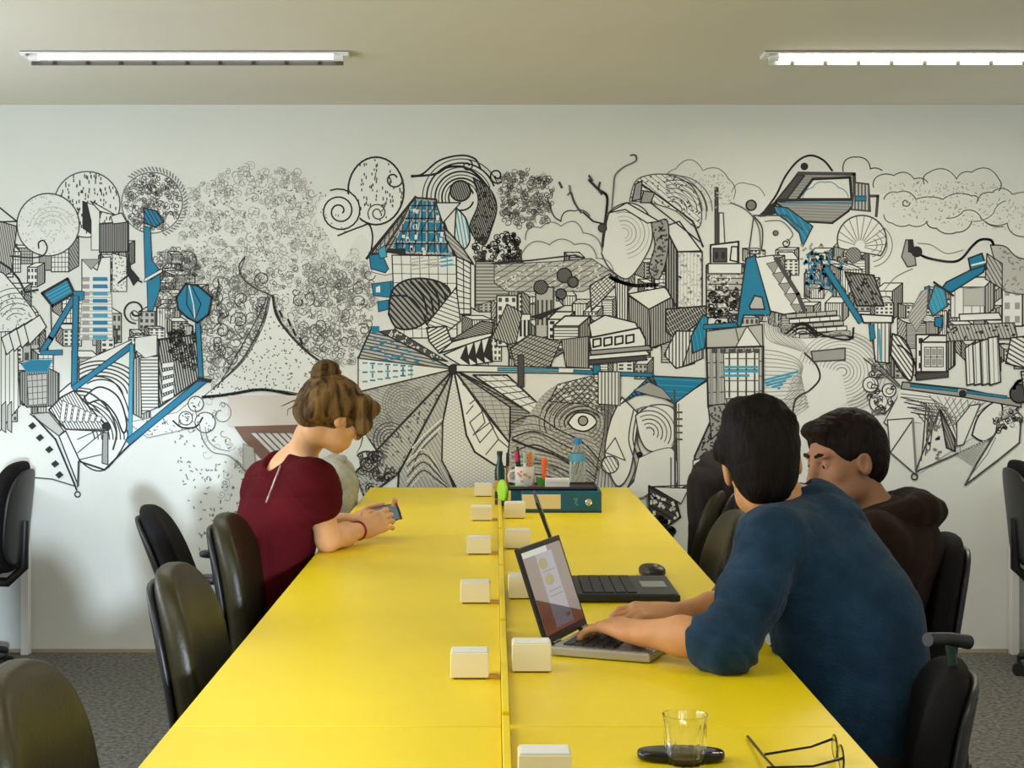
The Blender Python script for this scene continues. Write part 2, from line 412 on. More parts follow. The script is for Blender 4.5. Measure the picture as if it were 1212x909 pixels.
# side desks against the side walls with a chair each
def side_desk(x0, x1, y0, y1, legx, label):
    o = empty('white_side_desk', ((x0 + x1) / 2, (y0 + y1) / 2, 0)); tag(o, label, 'desk', 'white desks at the side walls')
    W, L = x1 - x0, y1 - y0
    bm = NB(); add_box(bm, (0, 0, TOP - .0125), (W, L, .025)); build('tabletop', bm, M['white'], o, smooth=False, bevel=0.002)
    for sy in (-1, 1):
        bm = NB(); add_box(bm, (legx, sy * (L / 2 - .03), (TOP - .025) / 2), (0.035, 0.045, TOP - .025)); build('leg', bm, M['white'], o, smooth=False, bevel=0.003)
        bm = NB(); add_box(bm, (-legx, sy * (L / 2 - .03), (TOP - .025) / 2), (0.035, 0.045, TOP - .025)); build('leg', bm, M['white'], o, smooth=False, bevel=0.003)
side_desk(-3.28, -2.055, 5.2, 6.95, 0.59, 'white desk at the left picture edge, only its pale leg showing')
side_desk(2.275, 3.18, 5.2, 6.95, -0.43, 'white desk at the right picture edge, only its pale leg showing')
office_chair('black chair seen edge-on at the far left picture edge near the mural wall', (-2.235, 6.40, 0), PI, top=0.895, mat_back='cfabric', lean=0.045, wide=.20, backh=.225)
office_chair('black chair seen edge-on at the far right picture edge near the mural wall', (2.435, 6.40, 0), 0.0, top=0.90, mat_back='cfabric', lean=0.05, wide=.19, backh=.22)
# right row
office_chair('black padded chair pushed to the desk left of the blue-shirted man', (0.435, 4.89, 0), PI, top=0.86, lean=.085)
office_chair('black chair with a dark jacket hung over it, far end of the men side', (0.56, 5.95, 0), PI - .3, top=0.88)
office_chair('black chair at the bottom right behind the man in the blue top', (0.585, 3.03, 0), PI - .22, top=0.785, mat_back='cfabric', lean=.05, wide=.21, backh=.17)
office_chair('black chair holding the man in the brown hoodie', (0.85, 4.02, 0), PI - .05, top=0.90, mat_back='cfabric', lean=.07, wide=.20)

# ================================================================ laptops
M['scr_bg'] = mat('screen_page', (0.30, 0.27, 0.26), 0.25, emit=(0.62, 0.50, 0.44), estr=0.25)
M['scr_col'] = mat('screen_column', (0.36, 0.35, 0.40), 0.25, emit=(0.60, 0.57, 0.66), estr=0.38)
M['scr_dk'] = mat('screen_brown_reflection', (0.10, 0.03, 0.015), 0.25, emit=(0.20, 0.06, 0.03), estr=0.3)  # dark reflection low on the screen, painted in as brown
M['scr_pu'] = mat('screen_purple_reflection', (0.09, 0.07, 0.09), 0.25, emit=(0.22, 0.19, 0.24), estr=0.3)  # purple part of the same painted reflection
M['scr_ye'] = mat('screen_yellowish', (0.42, 0.38, 0.22), 0.25, emit=(0.55, 0.50, 0.28), estr=0.3)
M['scr_gl'] = mat('screen_top_sheen', (0.62, 0.64, 0.64), 0.2, emit=(0.8, 0.8, 0.8), estr=0.35)  # shine along the screen top, painted as a pale strip
M['key'] = mat('dark_key', (0.02, 0.02, 0.021), 0.5)
M['alu'] = mat('laptop_silver', (0.42, 0.41, 0.37), 0.35, metal=0.5)
def laptop(label, hn, ang, W, Dp, Hs, lean, body, deck, content):
    """hinge near corner hn (on the desk); local y runs along the hinge, local x from hinge to user"""
    o = empty('laptop', (hn[0], hn[1], TOP), ang); tag(o, label, 'laptop')
    th = 0.018
    bm = NB(); add_box(bm, (Dp / 2, W / 2, th / 2 + .002), (Dp, W, th)); b = build('base', bm, body, o, smooth=False, bevel=0.004)
    bm = NB(); add_box(bm, (Dp / 2, W / 2, th + .0025), (Dp - .012, W - .012, 0.002)); build('palm_deck', bm, deck, b, smooth=False)
    bm = NB()
    nr, nc = 5, 13
    kw, kd = (W - .04) / nc, (Dp * .52) / nr
    for r in range(nr):
        for c in range(nc):
            add_box(bm, (0.022 + (r + .5) * kd, .02 + (c + .5) * kw, th + .005), (kd - .003, kw - .003, 0.004))
    build('keyboard', bm, M['key'], b, smooth=False)
    bm = NB(); add_box(bm, (Dp * .80, W / 2, th + .0042), (Dp * .24, W * .30, 0.0015)); build('touchpad', bm, M['steel'], b, smooth=False)
    for y in (.04, W - .04):
        bm = NB(); add_tube(bm, [(0.0, y - .02, th + .002), (0.0, y + .02, th + .002)], 0.006, 10); build('hinge', bm, M['bplastic'], b)
    # lid
    R = Matrix.Rotation(-lean, 3, 'Y')
    off = Vector((-0.004, 0, th + .002))
    def L(x, y, z): return off + R @ Vector((x, y, z))
    bm = NB(); add_box(bm, L(-0.004, W / 2, Hs / 2), (0.007, W, Hs), R); lid = build('screen_lid', bm, M['bplastic'], o, smooth=False, bevel=0.002)
    if content:
        bz = 0.012
        pw, ph = W - 2 * bz, Hs - 2 * bz - .006
        def quad(bm, pts, mi, lay):
            vs = [bm.verts.new(L(0.0006 + lay * 0.0003, bz + u * pw, bz + .006 + v * ph)) for u, v in pts]
            f = bm.faces.new(vs); f.material_index = mi
        bm = NB()
        # u = 0 is the edge next to the viewer, v up
        quad(bm, [(0, 0), (1, 0), (1, 1), (0, 1)], 0, 0)
        quad(bm, [(.30, .25), (.72, .12), (.72, .93), (.30, .93)], 1, 1)
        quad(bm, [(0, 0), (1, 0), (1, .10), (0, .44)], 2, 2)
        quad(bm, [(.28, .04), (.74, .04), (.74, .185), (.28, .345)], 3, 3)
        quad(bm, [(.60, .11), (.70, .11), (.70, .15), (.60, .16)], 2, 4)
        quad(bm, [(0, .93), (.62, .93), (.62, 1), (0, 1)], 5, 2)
        for (u, v) in ((.42, .80), (.46, .60)):
            vs = []
            for k in range(14):
                vs.append((u + .11 * math.cos(2 * PI * k / 14), v + .07 * math.sin(2 * PI * k / 14)))
            quad(bm, vs, 4, 4)
        for k in range(9):
            v = .88 - k * .06
            if not any(abs(v - vv) < .09 for vv in (.80, .60)): quad(bm, [(.35, v), (.67, v), (.67, v + .012), (.35, v + .012)], 0, 5)
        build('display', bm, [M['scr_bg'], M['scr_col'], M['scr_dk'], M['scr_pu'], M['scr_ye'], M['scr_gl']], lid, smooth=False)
    else:
        bm = NB(); add_box(bm, L(0.0002, W / 2, Hs / 2 + .003), (0.0016, W - .03, Hs - .04), R); build('display', bm, M['bgloss'], lid, smooth=False)
    return o
N = Q(650, 766, 575)
laptop('open silver-based laptop with a lit page on screen, under the blue-topped man hands', (N.x, N.y), math.atan2(-.374, .927), 0.262, 0.215, 0.208, 0.33, M['alu'], M['steel'], True)
laptop('open black laptop behind, its screen seen as a thin dark line', (0.196, 3.86), 0.0, 0.315, 0.262, 0.245, 0.357, M['bplastic'], M['key'], False)
# mouse
o = empty('computer_mouse', (0.432, 4.30, TOP), 0.2); tag(o, 'black computer mouse behind the right end of the black laptop', 'mouse')
bm = NB(); add_super(bm, (0.019, 0.056, 0.034), 0.8, 0.9, 30, 16, lambda p: (max(p.x, -.014), p.y, p.z), c=(0, 0, 0.0145), rot=Matrix.Rotation(-PI / 2, 3, 'Y')); build('shell', bm, M['bplastic'], o, angle=1.5)
bm = NB(); add_tube(bm, [(-.004, -.03, .031), (.004, -.03, .031)], 0.006, 12); build('scroll_wheel', bm, M['steel'], o)

# ================================================================ small things on the desks
# teal lever-arch binder
M['teal'] = mat('teal_binder', (0.003, 0.10, 0.17), 0.45)
M['teal2'] = mat('blue_binder_top', (0.006, 0.13, 0.24), 0.4)
M['cream'] = mat('cream_label', (0.72, 0.58, 0.30), 0.6)
M['dkgreen'] = mat('dark_green_strip', (0.01, 0.045, 0.02), 0.5)
sB = 316.0
def binder(px0, px1, s, h, dep, label, full=True):
    x0, x1 = (px0 - CX) / s, (px1 - CX) / s; y = F / s
    o = empty('ring_binder', ((x0 + x1) / 2, y, TOP)); tag(o, label, 'binder', 'teal binders lying flat')
    W = x1 - x0
    bm = NB(); add_box(bm, (0, .004, h / 2), (W, .008, h)); build('spine', bm, M['teal'], o, smooth=False, bevel=0.002)
    bm = NB(); add_box(bm, (0, dep / 2 + .008, h - .002), (W, dep, .004)); build('cover', bm, M['teal2'], o, smooth=False)
    bm = NB(); add_box(bm, (0, dep / 2 + .008, .002), (W, dep, .004)); build('cover', bm, M['teal2'], o, smooth=False)
    bm = NB(); add_box(bm, (0, dep / 2 + .006, h / 2 - .006), (W - .012, dep - .02, h * .6)); build('paper_block', bm, M['white'], o, smooth=False)
    if full:
        bm = NB(); add_box(bm, (-W / 2 + .075, -.0006, h / 2 + .002), (.145, .0012, h - .026)); build('spine_label', bm, M['cream'], o, smooth=False)
        bm = NB(); add_box(bm, (0, -.0006, .004), (W, .0014, .008)); build('edge_strip', bm, M['dkgreen'], o, smooth=False)
        bm = NB()
        n = 20
        add_tube(bm, [(W / 2 - .048 + .0105 * math.cos(2 * PI * k / n), -.0015, h / 2 + .0105 * math.sin(2 * PI * k / n)) for k in range(n)], .0025, 6, closed=True)
        r = build('finger_ring', bm, M['chrome'], o)
        bm = NB(); add_box(bm, (W / 2 - .048, -.0004, h / 2), (.013, .001, .013)); build('finger_hole', bm, M['cream'], r, smooth=False)
        bm = NB()
        for k, (u, v) in enumerate(((-.128, .012), (-.121, .004), (-.124, -.004), (-.117, -.01), (-.119, .012))):
            add_box(bm, (W / 2 + u + .026, -.0006, h / 2 + v), (.006, .001, .006))
        build('spine_print', bm, mat('pale_green_print', (.12, .30, .22), .6), o, smooth=False)
    return o
binder(617, 712, sB, 0.080, 0.27, 'teal binder lying flat, cream spine label and round finger hole facing the viewer')
binder(604.5, 640, 304, 0.075, 0.16, 'second teal binder peeking out left behind the labelled binder', False)
# dark tray on top of the binders
bm = NB(); bx0, bx1 = (601 - CX) / 305, (704 - CX) / 305
M['traym'] = mat('dark_tray', (0.04, 0.028, 0.03), 0.5)
yt = F / sB + .03
o = empty('dark_tray', ((bx0 + bx1) / 2 - .001, yt + .10, TOP + .080)); tag(o, 'thin dark tray on top of the teal binder holding pens and cup', 'tray')
add_box(bm, (0, 0, .003), (bx1 - bx0, .20, .005)); t_ = build('tray_floor', bm, M['traym'], o, smooth=False)
for (cx_, cy_, sx_, sy_) in ((0, -.098, bx1 - bx0, .004), (0, .098, bx1 - bx0, .004), (-(bx1 - bx0) / 2 + .002, 0, .004, .192), ((bx1 - bx0) / 2 - .002, 0, .004, .192)):
    bm = NB(); add_box(bm, (cx_, cy_, .0075), (sx_, sy_, .013)); build('tray_rim', bm, M['traym'], o, smooth=False)
ZT = TOP + .080 + .0055
ZB = TOP
sT = 1850 / (yt + .10)
def colm(n, c, r=0.45, **k):
    M[n] = mat(n, c, r, **k); return M[n]
colm('pink_plastic', (0.62, 0.02, 0.16)); colm('orange_plastic', (0.82, 0.13, 0.01)); colm('green_plastic', (0.06, 0.26, 0.02)); colm('lime_plastic', (0.36, 0.72, 0.04))
colm('dark_green_glass', (0.006, 0.03, 0.018), 0.2); colm('paper', (0.72, 0.70, 0.66), 0.7); colm('crimson', (0.28, 0.01, 0.03)); colm('pale_green', (0.35, 0.5, 0.30)); colm('red_print', (0.62, 0.22, 0.16), 0.7)
colm('gold', (0.45, 0.27, 0.05), 0.4)
# white mug with pens
mx = (621 - CX) / sT; my = yt + .10
o = empty('pen_mug', (mx, my, ZT)); tag(o, 'white mug with faded red print holding pens on the dark tray', 'mug')
bm = NB(); add_lathe(bm, [(0, 0), (.033, 0), (.037, .006), (.038, .078), (.034, .078), (.033, .008), (0, .008)], n=32); b = build('cup', bm, M['paper'], o)
bm = NB(); add_tube(bm, [(-.036, 0, .062), (-.056, 0, .058), (-.062, 0, .04), (-.056, 0, .022), (-.036, 0, .018)], .005, 8); build('handle', bm, M['paper'], o)
bm = NB()
rr = random.Random(3)
for k in range(10):
    a = -PI / 2 + rr.uniform(-.75, .75); z = rr.uniform(.022, .06); w_ = rr.uniform(.005, .011)
    add_box(bm, (.0384 * math.cos(a), .0384 * math.sin(a), z), (w_, .0012, .008), Matrix.Rotation(a + PI / 2, 3, 'Z'))
build('print', bm, M['red_print'], b, smooth=False)
def pen(x, y, z0, dx, dy, L, m, capm, label, r=0.0042, cat='pen'):
    o = empty('pen', (x, y, z0)); tag(o, label, cat, 'pens and markers at the far end of the table')
    d = Vector((dx, dy, 1)).normalized()
    bm = NB(); add_tube(bm, [Vector((0, 0, 0)), d * .01, d * L * .7], [r * .4, r, r], 10); build('barrel', bm, m, o)
    bm = NB(); add_tube(bm, [d * L * .7, d * L * .98, d * L], [r * 1.15, r * 1.15, r * .7], 10); build('cap', bm, capm, o)
pen(mx - .018, my - .012, ZT + .009, -.13, 0, .128, M['bplastic'], M['pink_plastic'], 'pen with a pink cap leaning left in the white mug', .006)
pen(mx - .010, my + .014, ZT + .009, -.12, .05, .145, M['bplastic'], M['bplastic'], 'tall black pen at the left rim of the white mug')
pen(mx + .002, my - .012, ZT + .009, -.02, .0, .118, M['white'], M['pale_green'], 'pale green capped pen in the middle of the white mug', .006)
pen(mx + .014, my - .006, ZT + .009, .05, 0, .124, M['orange_plastic'], M['orange_plastic'], 'red-orange pen at the right of the white mug', .006)
pen(mx + .020, my + .012, ZT + .009, .13, .05, .130, M['pale_green'], M['pale_green'], 'light green pen leaning right in the white mug', .005)
# orange highlighter standing in a little green pot
gx = (645 - CX) / sT
o = empty('green_pot', (gx - .012, my - .01, ZT)); tag(o, 'small green pot right of the white mug', 'pot')
bm = NB(); add_lathe(bm, [(0, 0), (.017, 0), (.024, .034), (.021, .034), (.016, .004), (0, .004)], n=20); build('pot_body', bm, M['green_plastic'], o)
pen(gx - .004, my - .012, ZT + .006, .0, 0, .105, M['orange_plastic'], M['orange_plastic'], 'fat orange highlighter standing in the green pot', .0095, 'highlighter')
# box of tissues / white carton
o = empty('white_carton', ((659 - CX) / sT, my - .045, ZT)); tag(o, 'low white carton lying on the tray right of the orange highlighter', 'carton')
bm = NB(); add_box(bm, (0, 0, .018), (.092, .05, .036)); build('box_body', bm, M['paper'], o, smooth=False, bevel=.002)
bm = NB(); add_box(bm, (.0, -.0255, .024), (.086, .001, .002)); build('flap_line', bm, M['steel'], o, smooth=False)
# crimson and green notes
o = rb = None
bm = NB(); add_box(bm, (0, 0, .005), (.050, .03, .010)); o = build('eraser', bm, M['crimson'], smooth=False, bevel=.002); o.location = ((633 - CX) / sT, yt + .028, ZT); tag(o, 'dark red block on the tray front below the mug', 'eraser')
bm = NB(); add_box(bm, (0, 0, .005), (.052, .03, .010)); o = build('sticky_note_pad', bm, M['green_plastic'], smooth=False, bevel=.002); o.location = ((612 - CX) / sT, yt + .028, ZT); tag(o, 'green pad on the tray front left of the dark red block', 'note pad')
# water bottle behind
M['pet'] = mat('clear_pet', (0.80, 0.86, 0.84), 0.08, trans=0.9, ior=1.2)
M['cap_blue'] = mat('blue_cap', (0.01, 0.22, 0.55), 0.4); M['lab_blue'] = mat('blue_label', (0.09, 0.30, 0.44), 0.5)
sW = 284.0
o = empty('water_bottle', ((683.5 - CX) / sW, F / sW, ZB)); tag(o, 'clear plastic water bottle with bright blue cap and blue label', 'bottle')
hb = 1.4 - (519 - 400) / sW - ZB
bm = NB(); R_ = .034
add_lathe(bm, [(0, 0), (R_ * .9, 0), (R_, .01), (R_ * .96, .05), (R_, .09), (R_, hb * .60), (R_ * .8, hb * .75), (.014, hb * .88), (.013, hb * .93)], n=28)
build('bottle_body', bm, M['pet'], o)
bm = NB(); add_lathe(bm, [(0, hb * .90), (.016, hb * .90), (.016, hb), (0, hb)], n=20); build('cap', bm, M['cap_blue'], o)
bm = NB(); add_lathe(bm, [(R_ * 1.01, hb * .60), (R_ * 1.02, hb * .60), (R_ * 1.02, hb * .72 - .012), (R_ * .9, hb * .735), (R_ * .8, hb * .735)], n=28); build('label', bm, M['lab_blue'], o)
# items left of the binders, by the rail
sL = 296.0
o = empty('dark_bottle', ((591.5 - CX) / 290, F / 290, ZB)); tag(o, 'slim dark green bottle standing by the rail at the mural end', 'bottle')
hb2 = 1.4 - (534 - 400) / 290 - ZB
bm = NB(); add_lathe(bm, [(0, 0), (.020, 0), (.021, .01), (.021, hb2 * .6), (.010, hb2 * .8), (.010, hb2 * .95)], n=22); build('bottle_body', bm, M['dark_green_glass'], o)
bm = NB(); add_lathe(bm, [(0, hb2 * .92), (.012, hb2 * .92), (.012, hb2), (0, hb2)], n=16); build('cap', bm, M['bplastic'], o)
bm = NB(); add_lathe(bm, [(.0215, .03), (.0222, .03), (.0222, .075), (.0215, .075)], n=22); build('label', bm, M['gold'], o)
o = empty('lime_tape_dispenser', ((594.5 - CX) / 302 + .002, F / 302, ZB), 0.5); tag(o, 'lime green tape dispenser beside the rail left of the binders', 'tape dispenser')
bm = NB(); add_super(bm, (.011, .042, .034), .5, .8, 26, 12, lambda p: (p.x, p.y + .35 * p.z, p.z), c=(0, 0, .052), rot=Matrix.Rotation(.9, 3, 'X')); build('dispenser_body', bm, M['lime_plastic'], o)
bm = NB(); add_box(bm, (0, 0, .010), (.034, .075, .020)); build('dispenser_base', bm, M['traym'], o, smooth=False, bevel=.003)
pen((600 - CX) / 290, F / 290 + .02, ZB + .001, .02, .02, .185, M['gold'], M['bplastic'], 'long dark pencil standing left of the white mug', .006, 'pencil')

# tumbler
M['glass'] = mat('clear_glass', (0.97, 0.97, 0.92), 0.02, trans=1.0, ior=1.42)
sG = 768.0
gx_, gy_ = (811 - CX) / sG, F / sG
o = empty('glass_tumbler', (gx_, gy_, TOP)); tag(o, 'empty clear glass tumbler near the bottom of the picture', 'glass')
hh = 0.075
bm = NB()
def flute(r, k, n): return r
n = 72; prof = [(0, .0008), (.0285, .0008), (.0295, .004), (.031, .035), (.0345, hh - .002), (.0352, hh), (.0335, hh), (.0325, hh - .003), (.0288, .036), (.0265, .012), (0, .010)]
rings = []
for i, (r, z) in enumerate(prof):
    if r == 0: rings.append([bm.verts.new((0, 0, z))]); continue
    ring = []
    for k in range(n):
        a = 2 * PI * k / n
        fl = 0.0016 * math.cos(14 * a) if 1 <= i <= 3 else 0.0
        ring.append(bm.verts.new(((r + fl) * math.cos(a), (r + fl) * math.sin(a), z)))
    rings.append(ring)
for a, b in zip(rings, rings[1:]):
    for k in range(n):
        k2 = (k + 1) % n
        if len(a) == 1: bm.faces.new((a[0], b[k2], b[k]))
        elif len(b) == 1: bm.faces.new((a[k], a[k2], b[0]))
        else: bm.faces.new((a[k], a[k2], b[k2], b[k]))
bmesh.ops.recalc_face_normals(bm, faces=bm.faces)
build('glass_wall', bm, M['glass'], o, angle=1.2)
# black phone behind the glass
sP = 770.0
o = empty('smartphone', ((808 - CX) / sP, F / sP + .024, TOP), -0.05); tag(o, 'black phone lying flat just behind the glass tumbler', 'phone', None)
R = Matrix.Rotation(PI / 2, 3, 'Y')
bm = NB(); add_super(bm, (0.008, 0.030, 0.068), 0.4, 0.75, 44, 12, None, c=(0, 0, .009), rot=Matrix.Rotation(PI / 2, 3, 'Z') @ Matrix.Rotation(PI / 2, 3, 'X') @ Matrix.Rotation(0, 3, 'Z') if False else R); build('phone_body', bm, M['bgloss'], o, angle=1.5)
bm = NB(); add_box(bm, (.052, -.018, .0168), (.010, .004, .001)); build('button', bm, M['chrome'], o, smooth=False)
# eyeglasses
o = empty('eyeglasses', (0, 0, 0)); tag(o, 'thin dark-rimmed eyeglasses lying open near the table corner', 'eyeglasses')
def G(px, py, z): # point on a low plane above the desk
    s = (py - CY) / (EYE - TOP - z); return Q(px, py, s)
c1 = G(988, 884, .022); c2 = G(1003, 909, .022)
def ringpts(c, ax, r, n=28):
    ax = Vector(ax).normalized(); up = Vector((0, 0, 1)); return [c + ax * (r * 1.12 * math.cos(2 * PI * k / n)) + up * (r * .82 * math.sin(2 * PI * k / n)) for k in range(n)]
axd = (c2 - c1); axd.z = 0; axd.normalize(); c2 = c1 + axd * .062
axl = (Vector((1, -.35, 0)) * 0 + axd)
for c in (c1, c2):
    bm = NB(); add_tube(bm, ringpts(c, axd, .0215), .0016, 6, closed=True); rm = build('lens_rim', bm, M['bgloss'], o)
    bm = NB(); vs = [bm.verts.new(p) for p in ringpts(c, axd, .0205)]; bm.faces.new(vs)
    r_ = bmesh.ops.extrude_face_region(bm, geom=list(bm.faces)); nrm = axd.cross(Vector((0, 0, 1))) * .0012
    for v in r_['geom']:
        if isinstance(v, bmesh.types.BMVert): v.co += nrm
    build('lens', bm, M['glass'], rm)
bm = NB(); add_tube(bm, [c1 + axd * .024 + Vector((0, 0, .002)), (c1 + c2) / 2 + Vector((0, 0, .007)), c2 - axd * .024 + Vector((0, 0, .002))], .0016, 6); build('bridge', bm, M['bgloss'], o)
tA = G(905, 893, .016); tE = G(885, 872, .004)
bm = NB(); add_tube(bm, [c1 - axd * .0245 + Vector((0, 0, .006)), G(960, 884, .022), tA], [.0022, .0017, .0020], 6); build('temple', bm, M['bgloss'], o)
bm = NB(); add_tube(bm, [c2 + axd * .0245 + Vector((0, 0, .006)), c2 + axd * .028 + Vector((-.05, -.02, .0)), c2 + axd * .020 + Vector((-.115, -.005, -.008)), G(917, 909, .010), tA + Vector((0, 0, -.004)), tE], [.0022, .0018, .0018, .0020, .0024, .0030], 6)
build('temple', bm, M['bgloss'], o)
# ================================================================ mural (drawn on the wall in wall units of 1/265.7 m)
SW_ = 265.7
rnd = random.Random(11)
class Mural:
    def __init__(s):
        s.V = []; s.Fc = []; s.mi = []; s.top = {}; s.depth = 0; s.maxl = 0
    def layer(s, bb):
        C = 12.0
        ks = [(i, j) for i in range(int(bb[0] // C), int(bb[2] // C) + 1) for j in range(int(bb[1] // C), int(bb[3] // C) + 1)]
        l = max([s.top.get(k, 0) for k in ks]) + 1
        for k in ks: s.top[k] = l
        s.maxl = max(s.maxl, l); s.l = l
        return l
    def v(s, x, y, sub=0.0):
        s.V.append(((x - CX) / SW_, WALL_Y - 0.0006 - (s.l + sub) * 3.0e-5, EYE - (y - CY) / SW_)); return len(s.V) - 1
    def face(s, idx, c):
        s.Fc.append(idx); s.mi.append(c)
MU = Mural()
CW, CK, CDk, CG, CLg, CB, CT, CBr, CPk, CMid = range(10)
def bb(P, pad=1): xs = [p[0] for p in P]; ys = [p[1] for p in P]; return (min(xs) - pad, min(ys) - pad, max(xs) + pad, max(ys) + pad)
def fill(P, c=CW, sub=0.0):
    vs = [Vector((x, y, 0)) for x, y in P]
    ids = [MU.v(x, y, sub) for x, y in P]
    for t in tessellate_polygon([vs]):
        a, b, d = (P[i] for i in t)
        cr = (b[0] - a[0]) * (d[1] - a[1]) - (b[1] - a[1]) * (d[0] - a[0])
        if abs(cr) < 1e-4: continue
        MU.face([ids[i] for i in (t if cr < 0 else t[::-1])], c)
def seg(p, q, w, c, sub=0.5):
    dx, dy = q[0] - p[0], q[1] - p[1]; L = math.hypot(dx, dy)
    if L < 1e-6: return
    dx /= L; dy /= L; nx, ny = -dy * w / 2, dx * w / 2; e = w * .3
    x0, y0, x1, y1 = p[0] - dx * e, p[1] - dy * e, q[0] + dx * e, q[1] + dy * e
    MU.face([MU.v(x0 - nx, y0 - ny, sub), MU.v(x0 + nx, y0 + ny, sub), MU.v(x1 + nx, y1 + ny, sub), MU.v(x1 - nx, y1 - ny, sub)], c)
def stroke(P, w=1.2, c=CK, closed=False, sub=0.5):
    for a, b in zip(P, P[1:]): seg(a, b, w, c, sub)
    if closed: seg(P[-1], P[0], w, c, sub)
def shape(P, f=CW, w=1.6, c=CK, inner=None):
    """filled polygon with an outline; inner(P) draws pattern inside"""
    MU.layer(bb(P, 2))
    if f is not None: fill(P, f)
    if inner: inner(P)
    if w: stroke(P, w, c, True, 0.8)
def line(P, w=1.2, c=CK):
    MU.layer(bb(P, w)); stroke(P, w, c)
def clipseg(P, p, d):
    """parameters where the line p + t d crosses polygon P"""
    ts = []; n = len(P)
    for i in range(n):
        a, b = P[i], P[(i + 1) % n]
        ex, ey = b[0] - a[0], b[1] - a[1]
        den = d[0] * ey - d[1] * ex
        if abs(den) < 1e-9: continue
        t = ((a[0] - p[0]) * ey - (a[1] - p[1]) * ex) / den
        u = ((a[0] - p[0]) * d[1] - (a[1] - p[1]) * d[0]) / den
        if 0 <= u < 1: ts.append(t)
    return sorted(ts)
def hatch(ang, gap, w=0.8, c=CK, jit=0.0, skip=0.0, sub=0.4):
    def f(P):
        a = math.radians(ang); d = (math.cos(a), math.sin(a)); n = (-d[1], d[0])
        pr = [p[0] * n[0] + p[1] * n[1] for p in P]
        k = min(pr) + gap / 2
        while k < max(pr):
            kk = k + rnd.uniform(-jit, jit) * gap
            ts = clipseg(P, (n[0] * kk, n[1] * kk), d)
            for t0, t1 in zip(ts[::2], ts[1::2]):
                if rnd.random() >= skip:
                    seg((n[0] * kk + d[0] * t0, n[1] * kk + d[1] * t0), (n[0] * kk + d[0] * t1, n[1] * kk + d[1] * t1), w, c, sub)
            k += gap
    return f
def both(*fs):
    def f(P):
        for g in fs: g(P)
    return f
def inside(P, x, y):
    r = False; n = len(P); j = n - 1
    for i in range(n):
        if (P[i][1] > y) != (P[j][1] > y) and x < (P[j][0] - P[i][0]) * (y - P[i][1]) / (P[j][1] - P[i][1]) + P[i][0]: r = not r
        j = i
    return r
def speck(n, size=1.0, c=CK, ln=0.0, ang=None, sub=0.45):
    def f(P):
        x0, y0, x1, y1 = bb(P, 0); k = 0; t = 0
        while k < n and t < n * 12:
            t += 1; x, y = rnd.uniform(x0, x1), rnd.uniform(y0, y1)
            if not inside(P, x, y): continue
            k += 1; a = rnd.uniform(0, PI) if ang is None else math.radians(ang); l = max(ln * rnd.uniform(.5, 1.2), size * .45)
            seg((x - math.cos(a) * l / 2, y - math.sin(a) * l / 2), (x + math.cos(a) * l / 2, y + math.sin(a) * l / 2), size, c, sub)
    return f
def lerp(a, b, t): return (a[0] + (b[0] - a[0]) * t, a[1] + (b[1] - a[1]) * t)
def uv(q, u, v): return lerp(lerp(q[0], q[1], u), lerp(q[3], q[2], u), v)   # q: tl, tr, br, bl
def grid(q, nu, nv, w=0.8, c=CK, cell=None, m=0.15, prob=1.0, sub=0.4):
    """grid lines over a quad, cells optionally painted"""
    def f(P):
        if cell is not None:
            for i in range(nu):
                for j in range(nv):
                    if rnd.random() < prob:
                        fill([uv(q, (i + a) / nu, (j + b) / nv) for a, b in ((m, m), (1 - m, m), (1 - m, 1 - m), (m, 1 - m))], cell, sub - .1)
        if w:
            for i in range(nu + 1): seg(uv(q, i / nu, 0), uv(q, i / nu, 1), w, c, sub)
            for j in range(nv + 1): seg(uv(q, 0, j / nv), uv(q, 1, j / nv), w, c, sub)
    return f
def arc(cx, cy, r, a0, a1, n=24, ry=None):
    ry = r if ry is None else ry
    return [(cx + r * math.cos(math.radians(a0 + (a1 - a0) * k / n)), cy - ry * math.sin(math.radians(a0 + (a1 - a0) * k / n))) for k in range(n + 1)]
def disc(cx, cy, r, f=CW, w=1.6, c=CK, inner=None, ry=None): shape(arc(cx, cy, r, 0, 360, 36, ry)[:-1], f, w, c, inner)
def arcs(cx, cy, r0, r1, gap, a0, a1, w=0.9, c=CK, ry=1.0):
    r = r0
    while r <= r1:
        line(arc(cx, cy, r, a0, a1, max(8, int(r / 2) + 8), r * ry), w, c); r += gap
def spiral(cx, cy, r0, r1, turns, a0=0, w=1.2, c=CK, s=1):
    n = int(18 * turns) + 6
    line([(cx + (r0 + (r1 - r0) * k / n) * math.cos(math.radians(a0) + s * 2 * PI * turns * k / n), cy - (r0 + (r1 - r0) * k / n) * math.sin(math.radians(a0) + s * 2 * PI * turns * k / n)) for k in range(n + 1)], w, c)
def bump(p, q, h, n=14):
    """arc from p to q bulging by h to the left of the direction"""
    out = []; dx, dy = q[0] - p[0], q[1] - p[1]; L = math.hypot(dx, dy); nx, ny = dy / L, -dx / L
    for k in range(n + 1):
        t = k / n; b = math.sin(PI * t) ** .8 * h
        out.append((p[0] + dx * t + nx * b, p[1] + dy * t + ny * b))
    return out
def smooth(P, n=6):
    out = []; m = len(P)
    for i in range(m - 1):
        p0, p1, p2, p3 = P[max(i - 1, 0)], P[i], P[i + 1], P[min(i + 2, m - 1)]
        for k in range(n):
            t = k / n
            out.append(tuple(.5 * (2 * b + (c - a) * t + (2 * a - 5 * b + 4 * c - d) * t * t + (-a + 3 * b - 3 * c + d) * t ** 3) for a, b, c, d in zip(p0, p1, p2, p3)))
    out.append(P[-1]); return out
def cloud(pts, hs, w=1.0, c=CG):
    P = []
    for (a, b), h in zip(zip(pts, pts[1:]), hs): P += bump(a, b, h)
    line(P, w, c); return P
